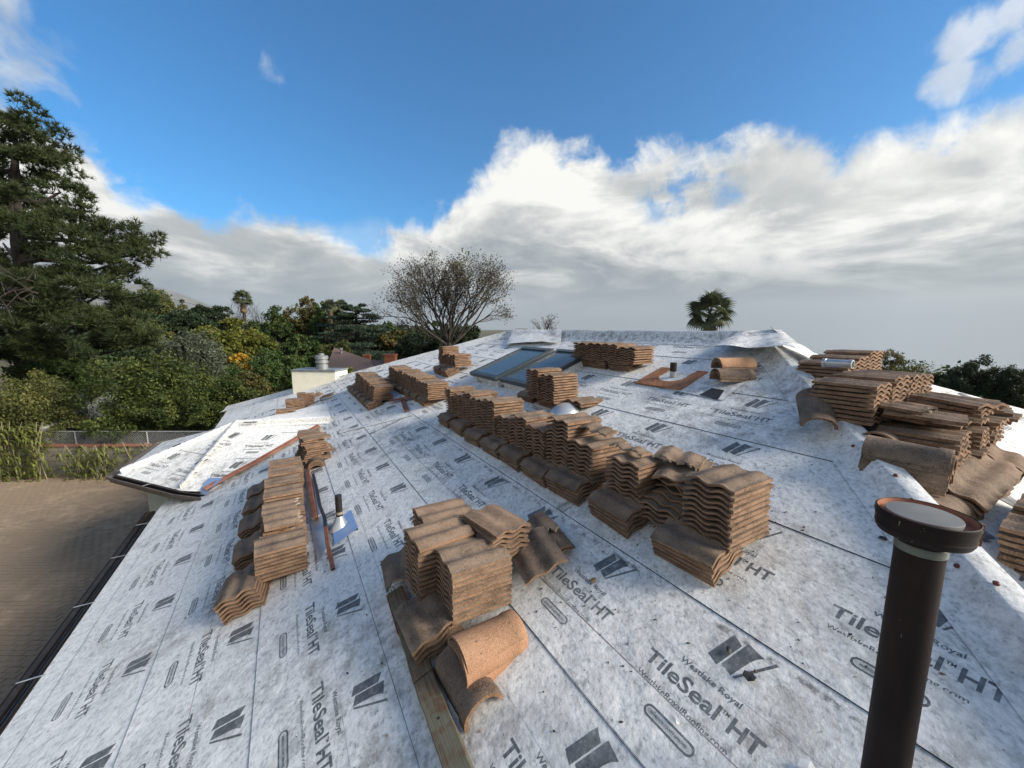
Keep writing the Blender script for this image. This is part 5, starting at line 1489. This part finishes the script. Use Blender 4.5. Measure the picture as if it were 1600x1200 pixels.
def palm(px, ptop, pw, Y, label, fronds=46, big=False, skirt=True, pskirt=1.0):
    wd = pw * Y / 601
    top = at(px, ptop, Y); hz = top.z - wd * .42
    r = empty('fan_palm', Vector((top.x, Y, 0)), label, 'palm tree', 'fan palms')
    V, F = fan_frond(); sc = wd / 2 / 1.08
    V = [(v[0] * sc, v[1] * sc, v[2] * sc) for v in V]
    fm = mesh('frond', V, F, L_PALM); dm_ = mesh('dead_frond', V, F, L_DEAD)
    mb = MB(); mb.tube([(0, 0, 0), (0, 0, hz * .6), (0, 0, hz)], [.03 * wd + .16, .022 * wd + .13, .16], 10, cap=False)
    obj('trunk', mb.mesh('trunk', BARK), r)
    rr_ = random.Random(int(px)); allv = MB()
    for k in range(fronds):
        th = k * 2.399 + rr_.uniform(-.2, .2); f_ = k / fronds
        pitch_ = R(80 - 125 * f_ + rr_.uniform(-8, 8))
        M = Matrix.Translation((0, 0, hz)) @ Matrix.Rotation(th, 4, 'Z') @ Matrix.Rotation(-pitch_, 4, 'Y') @ Matrix.Rotation(rr_.uniform(-.9, .9), 4, 'X') @ Matrix.Scale(rr_.uniform(.72, 1.08), 4)
        if big: obj('frond', fm, r, M)
        else: allv.add(V, F, 0, M)
    if skirt:
        for k in range(int(fronds * .7 * pskirt)):
            th = k * 2.399; M = Matrix.Translation((0, 0, hz - .1 - wd * .35 * rr_.random() * pskirt)) @ Matrix.Rotation(th, 4, 'Z') @ Matrix.Rotation(R(62 + rr_.uniform(-8, 16)), 4, 'Y') @ Matrix.Scale(.62, 4)
            if big: obj('dead_frond', dm_, r, M)
            else: allv.add(V, F, 1, M)
    if not big: obj('crown', allv.mesh('crown', [L_PALM, L_DEAD]), r)
palm(1112, 455, 82, 25, 'fan palm standing right behind the ridge', 46, True, True, .6)
palm(378, 453, 34, 50, 'tall slim fan palm with a shaggy brown skirt, left of centre', 40)
palm(231, 440, 17, 80, 'distant palm just right of the pine')
palm(515, 467, 26, 42, 'left one of the pair of palms beside the cedar')
palm(532, 467, 26, 43, 'right one of the pair of palms, touching the cedar')
palm(284, 467, 9, 120, 'tiny far palm above the dark distant trees')
palm(258, 466, 10, 110, 'tiny far palm among the wires')

# --- large bare tree
def bare(px, pbase, ptop, pw, Y, label, seed, stems=7, leaves=9000, depth_=5, name='bare_tree', rtr=.25):
    rr_ = random.Random(seed)
    b0 = at(px, pbase, Y); r = empty(name, Vector((b0.x, Y, 0)), label, 'tree', GT)
    fork = b0.z; H = at(px, ptop, Y).z - fork; wd = pw / 2 * Y / 601
    mb = MB(); tips = []
    mb.tube([(0, 0, 0), (0, 0, fork + .2)], [rtr * 1.2, rtr], 9, cap=False)
    def grow(p, d, ln, rad, lev):
        n = 3; pts = [p]; q = p.copy(); dd = d.copy()
        for k in range(n):
            dd = (dd + Vector((rr_.gauss(0, .10), rr_.gauss(0, .10), .055))).normalized(); q = q + dd * ln / n; pts.append(q.copy())
        mb.tube(pts, [rad * (1 - .4 * k / n) for k in range(n + 1)], 6 if rad > .05 else 3, cap=False)
        if lev == 0: tips.append(q); tips.append(pts[-2]); return
        for k in range(3 if lev > 1 else 3):
            st = pts[rr_.choice([1, 2, 3])] if k else pts[-1]
            ax = dd.orthogonal().normalized(); ax.rotate(Matrix.Rotation(rr_.uniform(0, 6.283), 3, dd))
            nd = (dd * math.cos(R(rr_.uniform(16, 38))) + ax * math.sin(R(rr_.uniform(16, 38)))).normalized()
            grow(st, nd, ln * rr_.uniform(.62, .82), rad * .56, lev - 1)
    for k in range(stems):
        th = 6.283 * k / stems + rr_.uniform(-.3, .3); sp = rr_.uniform(.15, 1.0) if k else .05
        d = Vector((math.cos(th) * sp * wd / H * 1.9, math.sin(th) * sp * wd / H * 1.1, .85)).normalized()
        grow(Vector((0, 0, fork - .1)), d, H * .44, rtr * .42, depth_)
    obj('trunk', mb.mesh('trunk', BARK), r)
    if leaves:
        T = np.array([tuple(t_) for t_ in tips]); ii = rng.integers(0, len(T), leaves)
        P = T[ii] + rng.normal(size=(leaves, 3)) * .14
        obj('crown', leaf_mesh('crown', P, .10, L_BARE, 1.6), r)
bare(702, 540, 424, 190, 26, 'wide nearly leafless tree rising behind the far hip at the centre left', 4, 11, 15000, 5)
bare(855, 535, 492, 50, 30, 'small leafless twiggy tree behind the left end of the ridge', 9, 6, 300, 3, rtr=.10)
bare(380, 520, 465, 34, 58, 'grey bare tree behind the tall slim palm', 12, 6, 0, 3, rtr=.12)
bare(405, 520, 478, 30, 60, 'small grey bare tree right of the tall slim palm', 13, 6, 0, 3, rtr=.12)

# --- strap leaved plants at the wall
def strap_plant(px, py, Y, w_, h_, label, n, seed):
    rr_ = random.Random(seed); b0 = at(px, py, Y); b0.z = 0.0
    mb = MB()
    r = empty('strap_plant', Vector((b0.x, Y, 0)), label, 'plant', 'strap-leaved plants at the block wall')
    for k in range(n):
        o_ = Vector((rr_.uniform(-w_, w_), rr_.uniform(-.3, .3), rr_.uniform(0, h_)))
        th = rr_.uniform(0, 6.283); d = Vector((math.cos(th), math.sin(th) * .6, 0)); ln = rr_.uniform(.25, .5); up = rr_.uniform(.3, .9); wd = .022
        pts = [o_ + d * ln * t_ + Z3 * (up * ln * t_ * 1.6 - ln * 1.5 * t_ * t_) for t_ in (0, .35, .7, 1)]
        s = d.cross(Z3) * wd * 1.5
        b_ = len(mb.v)
        for p, f_ in zip(pts, (.7, 1, .8, .05)): mb.v += [tuple(p - s * f_), tuple(p + s * f_ + Vector((0, 0, .005)))]
        for j in range(3): mb.f.append((b_ + 2 * j, b_ + 2 * j + 1, b_ + 2 * j + 3, b_ + 2 * j + 2)); mb.i.append(0)
    obj('foliage', mb.mesh('foliage', L_STRAP), r)
    st = MB()
    for k in range(9):
        x = rr_.uniform(-w_, w_); st.tube([(x, 0, 0), (x + rr_.uniform(-.3, .3), -.05, h_ * .6), (x + rr_.uniform(-.5, .5), 0, h_ * 1.1)], [.018, .015, .008], 5, cap=False)
    obj('stem', st.mesh('stem', simple('dry_stem', (.30, .27, .18), .9)), r)
strap_plant(22, 745, 14.3, 1.3, 2.1, 'tall clump of yellow-green strap leaves at the left edge of the block wall', 620, 1)
strap_plant(145, 748, 14.4, .95, 1.25, 'smaller clump of strap leaves in the middle of the block wall', 240, 2)
strap_plant(225, 745, 14.6, .8, 1.3, 'dry sparse clump of strap leaves by the bay gutter', 90, 3)

# --- block wall, fence, stucco wall
def block_wall():
    y0 = 14.75
    r = empty('block_wall', Vector((-16, y0, 0)), 'low grey concrete block wall with a red brick cap behind the patio', 'wall')
    bm_ = simple('concrete_block', (.30, .28, .24), .95, scale=5, bumpd=.006); cm_ = simple('red_cap', (.30, .13, .09), .9, scale=8)
    core = MB(); core.box(-5.0, 5.0, .03, .17, 0, 1.18); obj('mortar', core.mesh('mortar', simple('mortar', (.20, .19, .17), 1)), r)
    bk = MB(); bk.box(.006, .394, 0, .19, .006, .194); bmesh_ = bk.mesh('block', bm_)
    for j in range(6):
        for i in range(25):
            obj('block', bmesh_, r, Matrix.Translation((-5 + i * .4 - (j % 2) * .2, random.Random(i * 7 + j).uniform(-.006, .006), j * .2)))
    ck = MB(); ck.box(.004, .296, -.03, .22, 0, .06); cme = ck.mesh('cap_brick', cm_)
    for i in range(33): obj('cap_brick', cme, r, Matrix.Translation((-5 + i * .3, 0, 1.2)))
block_wall()
def fence():
    r = empty('wire_fence', Vector((-16, 15.05, 0)), 'thin chain-link fence behind the block wall', 'fence')
    a = MB(); a.tube([(-5, 0, 1.75), (5, 0, 1.75)], .018, 6)
    for x in (-4.5, -1.6, 1.3, 4.2): a.tube([(x, 0, 0), (x, 0, 1.75)], .022, 6)
    obj('fence_frame', a.mesh('fence_frame', STRAP), r)
    c = MB()
    for k in range(-10, 110):
        x = -5 + k * .1
        c.tube([(x, 0, 1.2), (x + .5, 0, 1.73)], .003, 3, cap=False); c.tube([(x + .5, 0, 1.2), (x, 0, 1.73)], .003, 3, cap=False)
    o = obj('chain_link', c.mesh('chain_link', STRAP), r); o['kind'] = 'stuff'
fence()
def stucco_wall():
    a = at(118, 646, 17.5); b_ = at(158, 632, 20.5)
    a2 = a + (a - b_) * .8; b2 = b_ + (b_ - a) * 2.2
    r = empty('stucco_wall', Vector((a.x, a.y, 0)), 'grey stucco garden wall with a pale cap between two large bushes', 'wall')
    o0 = Vector((a.x, a.y, 0)); d = Vector((b2.x - a2.x, b2.y - a2.y, 0)); L = d.length; d.normalize()
    M = basis(d, Z3.cross(d), Z3, Vector((a2.x, a2.y, 0)) - o0)
    w1 = MB(); w1.box(0, L, 0, .2, 0, a.z - .08); obj('wall_face', w1.mesh('wall_face', simple('wall_grey', (.15, .155, .155), .9, scale=2)), r, M)
    w2 = MB(); w2.box(-.02, L + .02, -.04, .24, a.z - .08, a.z); obj('wall_cap', w2.mesh('wall_cap', simple('wall_capm', (.36, .37, .36), .8)), r, M)
stucco_wall()
# --- neighbour's house
def neighbour():
    r = empty('neighbour_house', at(560, 600, 30) * Vector((1, 1, 0)) if False else Vector((at(560, 600, 30).x, 30, 0)), "neighbour's low house with brown shingle roof seen over the hip", 'house')
    O = r.location.copy()
    def q(px, py, Y): return at(px, py, Y) - O
    a = MB(); a.add([q(500, 598, 27), q(522, 543, 32), q(578, 562, 30), q(600, 598, 26)], [(0, 3, 2, 1)]); obj('roof', a.mesh('roof', ROOFP), r)
    a = MB(); a.add([q(520, 604, 25.5), q(560, 564, 31), q(640, 560, 32), q(690, 600, 25.5)], [(0, 3, 2, 1)]); obj('roof', a.mesh('roof', ROOFN), r)
    a = MB(); p0 = q(515, 606, 25.8); p1 = q(690, 606, 25.8)
    a.add([(p0.x, p0.y, -.0), (p1.x, p1.y, 0), (p1.x, p1.y, p1.z), (p0.x, p0.y, p0.z)], [(0, 1, 2, 3)]); obj('wall', a.mesh('wall', STUCCO), r)
    for px, pt, wpx, Y in ((610, 553, 17, 29), (573, 554, 11, 32)):
        t_ = q(px, pt, Y); w_ = wpx * Y / 601 / 2
        a = MB(); a.box(-w_, w_, -w_ * .7, w_ * .7, -2.2, -.12); c_ = obj('chimney', a.mesh('chimney', BRICKM), r, Matrix.Translation(t_))
        a = MB(); a.box(-w_ * 1.1, w_ * 1.1, -w_ * .8, w_ * .8, -.12, 0); obj('chimney_crown', a.mesh('chimney_crown', BRICKM), c_)
    t_ = q(533, 546, 31); a = MB(); a.tube([(0, 0, -.6), (0, 0, 0)], .07, 8); a.tube([(0, 0, -.02), (0, 0, .12)], .13, 8); obj('roof_vent', a.mesh('roof_vent', STRAP), r, Matrix.Translation(t_))
neighbour()
def shade_roof():
    """red-tiled low garden building under the pine"""
    r = empty('garden_shed', Vector((at(150, 580, 24).x, 24, 0)), 'low shaded shed roof half hidden between the pine and the citrus bush', 'shed')
    O = r.location.copy(); q = lambda px, py, Y: at(px, py, Y) - O
    a = MB(); a.add([q(128, 592, 23), q(150, 574, 26), q(200, 566, 26), q(185, 592, 23)], [(0, 3, 2, 1)]); obj('roof', a.mesh('roof', ROOFP), r)
    a = MB(); p0 = q(128, 592, 23.1); p1 = q(185, 592, 23.1); a.add([(p0.x, p0.y, 0), (p1.x, p1.y, 0), tuple(p1), tuple(p0)], [(0, 1, 2, 3)]); obj('wall', a.mesh('wall', STUCCO), r)
shade_roof()
# --- power lines
def wires():
    r = empty('utility_pole', Vector((at(262, 480, 60).x, 60, 0)), 'thin utility pole with white fixtures among the distant trees', 'utility pole')
    O = r.location.copy(); q = lambda px, py, Y: at(px, py, Y) - O
    a = MB(); tp = q(262, 470, 60); a.tube([(0, 0, 0), (0, 0, tp.z)], .13, 8); a.box(-.9, .9, -.05, .05, tp.z - .5, tp.z - .38); obj('pole', a.mesh('pole', BARK), r)
    a = MB(); a.box(-.4, -.1, -.2, .1, tp.z - 1.3, tp.z - .6); obj('transformer', a.mesh('transformer', WHT), r)
    defs = [((150, 436, 45), (236, 458, 58), (430, 500, 95)), ((150, 448, 45), (250, 476, 58), (430, 508, 95)), ((150, 425, 45), (240, 468, 58), (330, 505, 60))]
    for i, pts in enumerate(defs):
        P = [at(*p) for p in pts]; b0 = P[0].copy(); vs = []
        for (s, e_) in zip(P[:-1], P[1:]):
            for k in range(8): vs.append(s.lerp(e_, k / 8) - Z3 * (.5 * math.sin(math.pi * k / 8)) - b0)
        vs.append(P[-1] - b0)
        mb = MB(); mb.tube(vs, .030, 4, cap=False)
        o = obj('power_line', mb.mesh('power_line', PVC), None, Matrix.Translation(b0))
        tag(o, ['uppermost power line crossing the sky right of the pine', 'middle power line crossing the distant trees', 'lowest power line slanting down through the trees'][i], 'power line', 'power lines')
wires()

# --- distant tree mass and mountain
def far_mass():
    P = []
    for k in range(170):
        y = rng.uniform(75, 190); x = rng.uniform(-190, -.14 * y)
        r_ = rng.uniform(3, 6.5); P.append(rand_in((x, y, rng.uniform(2.5, 4.8)), (r_, r_, r_ * .62), 130, .3))
    for k in range(60):
        y = rng.uniform(60, 170); x = rng.uniform(-150, -.14 * y)
        r_ = rng.uniform(3, 6); P.append(rand_in((x, y, rng.uniform(1.5, 3.0)), (r_, r_, r_ * .6), 110, .3))
    o = obj('far_wood', leaf_mesh('far_wood', np.concatenate(P), 1.5, L_DARK, 1.4)); tag(o, 'far-off mass of suburban trees along the horizon', 'trees', None, 'stuff')
    o = bpy.data.objects['far_wood']
far_mass()
def near_under():
    P = []
    for k in range(150):
        x = rng.uniform(-34, -12); y = rng.uniform(17, 45)
        P.append(rand_in((x, y, rng.uniform(.4, 1.4)), (1.6, 1.6, .9), 110, .2))
    for k in range(120):
        x = rng.uniform(-16, 4); y = rng.uniform(27, 50)
        P.append(rand_in((x, y, rng.uniform(.5, 1.8)), (1.8, 1.8, 1.1), 110, .2))
    for k in range(70):
        x = rng.uniform(12, 50); y = rng.uniform(17, 45)
        P.append(rand_in((x, y, rng.uniform(.5, 1.8)), (1.9, 1.9, 1.2), 110, .2))
    o = obj('ground_cover', leaf_mesh('ground_cover', np.concatenate(P), .30, L_GREEN, 1.5)); tag(o, 'low mixed undergrowth between the trees', 'undergrowth', None, 'stuff')
near_under()
def mountain():
    m, t, b = mat('mountain_slope'); p = pos(t)
    t.link(t.ramp(t.noise(p, .004, 6, .6), [(.35, (.10, .11, .09)), (.65, (.22, .20, .17))]), b.inputs['Base Color']); b.inputs['Roughness'].default_value = 1
    Y = 4800; rows = []
    prof = [(-150, 470), (0, 452), (120, 440), (200, 444), (238, 447), (262, 452), (290, 462), (318, 473), (345, 484), (380, 497), (430, 508), (520, 514)]
    vs = []; fs = []; n = 60; m_ = 8
    for i in range(n + 1):
        px = -150 + 670 * i / n
        for (x0, y0), (x1, y1) in zip(prof[:-1], prof[1:]):
            if x0 <= px <= x1: py = y0 + (y1 - y0) * (px - x0) / (x1 - x0); break
        py += 2.0 * mn.noise(Vector((i * .7, 0, 0)))
        tp = at(px, py, Y)
        for j in range(m_ + 1):
            f_ = j / m_; z = tp.z * (1 - f_) ** 1.2; yy = Y - f_ * 1800 + 260 * mn.noise(Vector((i * .5, j * .8, 3))) * f_
            vs.append((tp.x * (yy / Y) , yy, z * (1 + .12 * mn.noise(Vector((i * .6, j, 7))) * (f_ > 0)) - (1 if j == m_ else 0)))
        vs.append((tp.x * 1.25, Y + 1800, 0))
    mm = m_ + 2
    order = list(range(m_, -1, -1)) + [m_ + 1]
    for i in range(n):
        for j in range(m_):
            a = i * mm + j; fs.append((a, a + 1, a + mm + 1, a + mm))
        a = i * mm; fs.append((a + m_ + 1, a, a + mm, a + mm + m_ + 1))
    me = mesh('mountain', vs, fs, m, smooth=True); o = obj('mountain', me); tag(o, kind='structure')
mountain()
# --- thin air that lets the far hills fade
hz = MB(); hz.box(-8700, 8700, -8700, 8700, -690.0, 620.0)
hm = bpy.data.materials.new('haze'); hm.use_nodes = True; t = NT(hm.node_tree); t.n.clear()
ho = t.new('ShaderNodeOutputMaterial'); pv = t.new('ShaderNodeVolumePrincipled'); pv.inputs['Color'].default_value = (.80, .88, .97, 1); pv.inputs['Density'].default_value = .00007; pv.inputs['Anisotropy'].default_value = .2
t.link(pv.outputs[0], ho.inputs['Volume'])
HAZE = True
if HAZE:
    o = obj('haze', hz.mesh('haze', hm)); tag(o, kind='stuff')
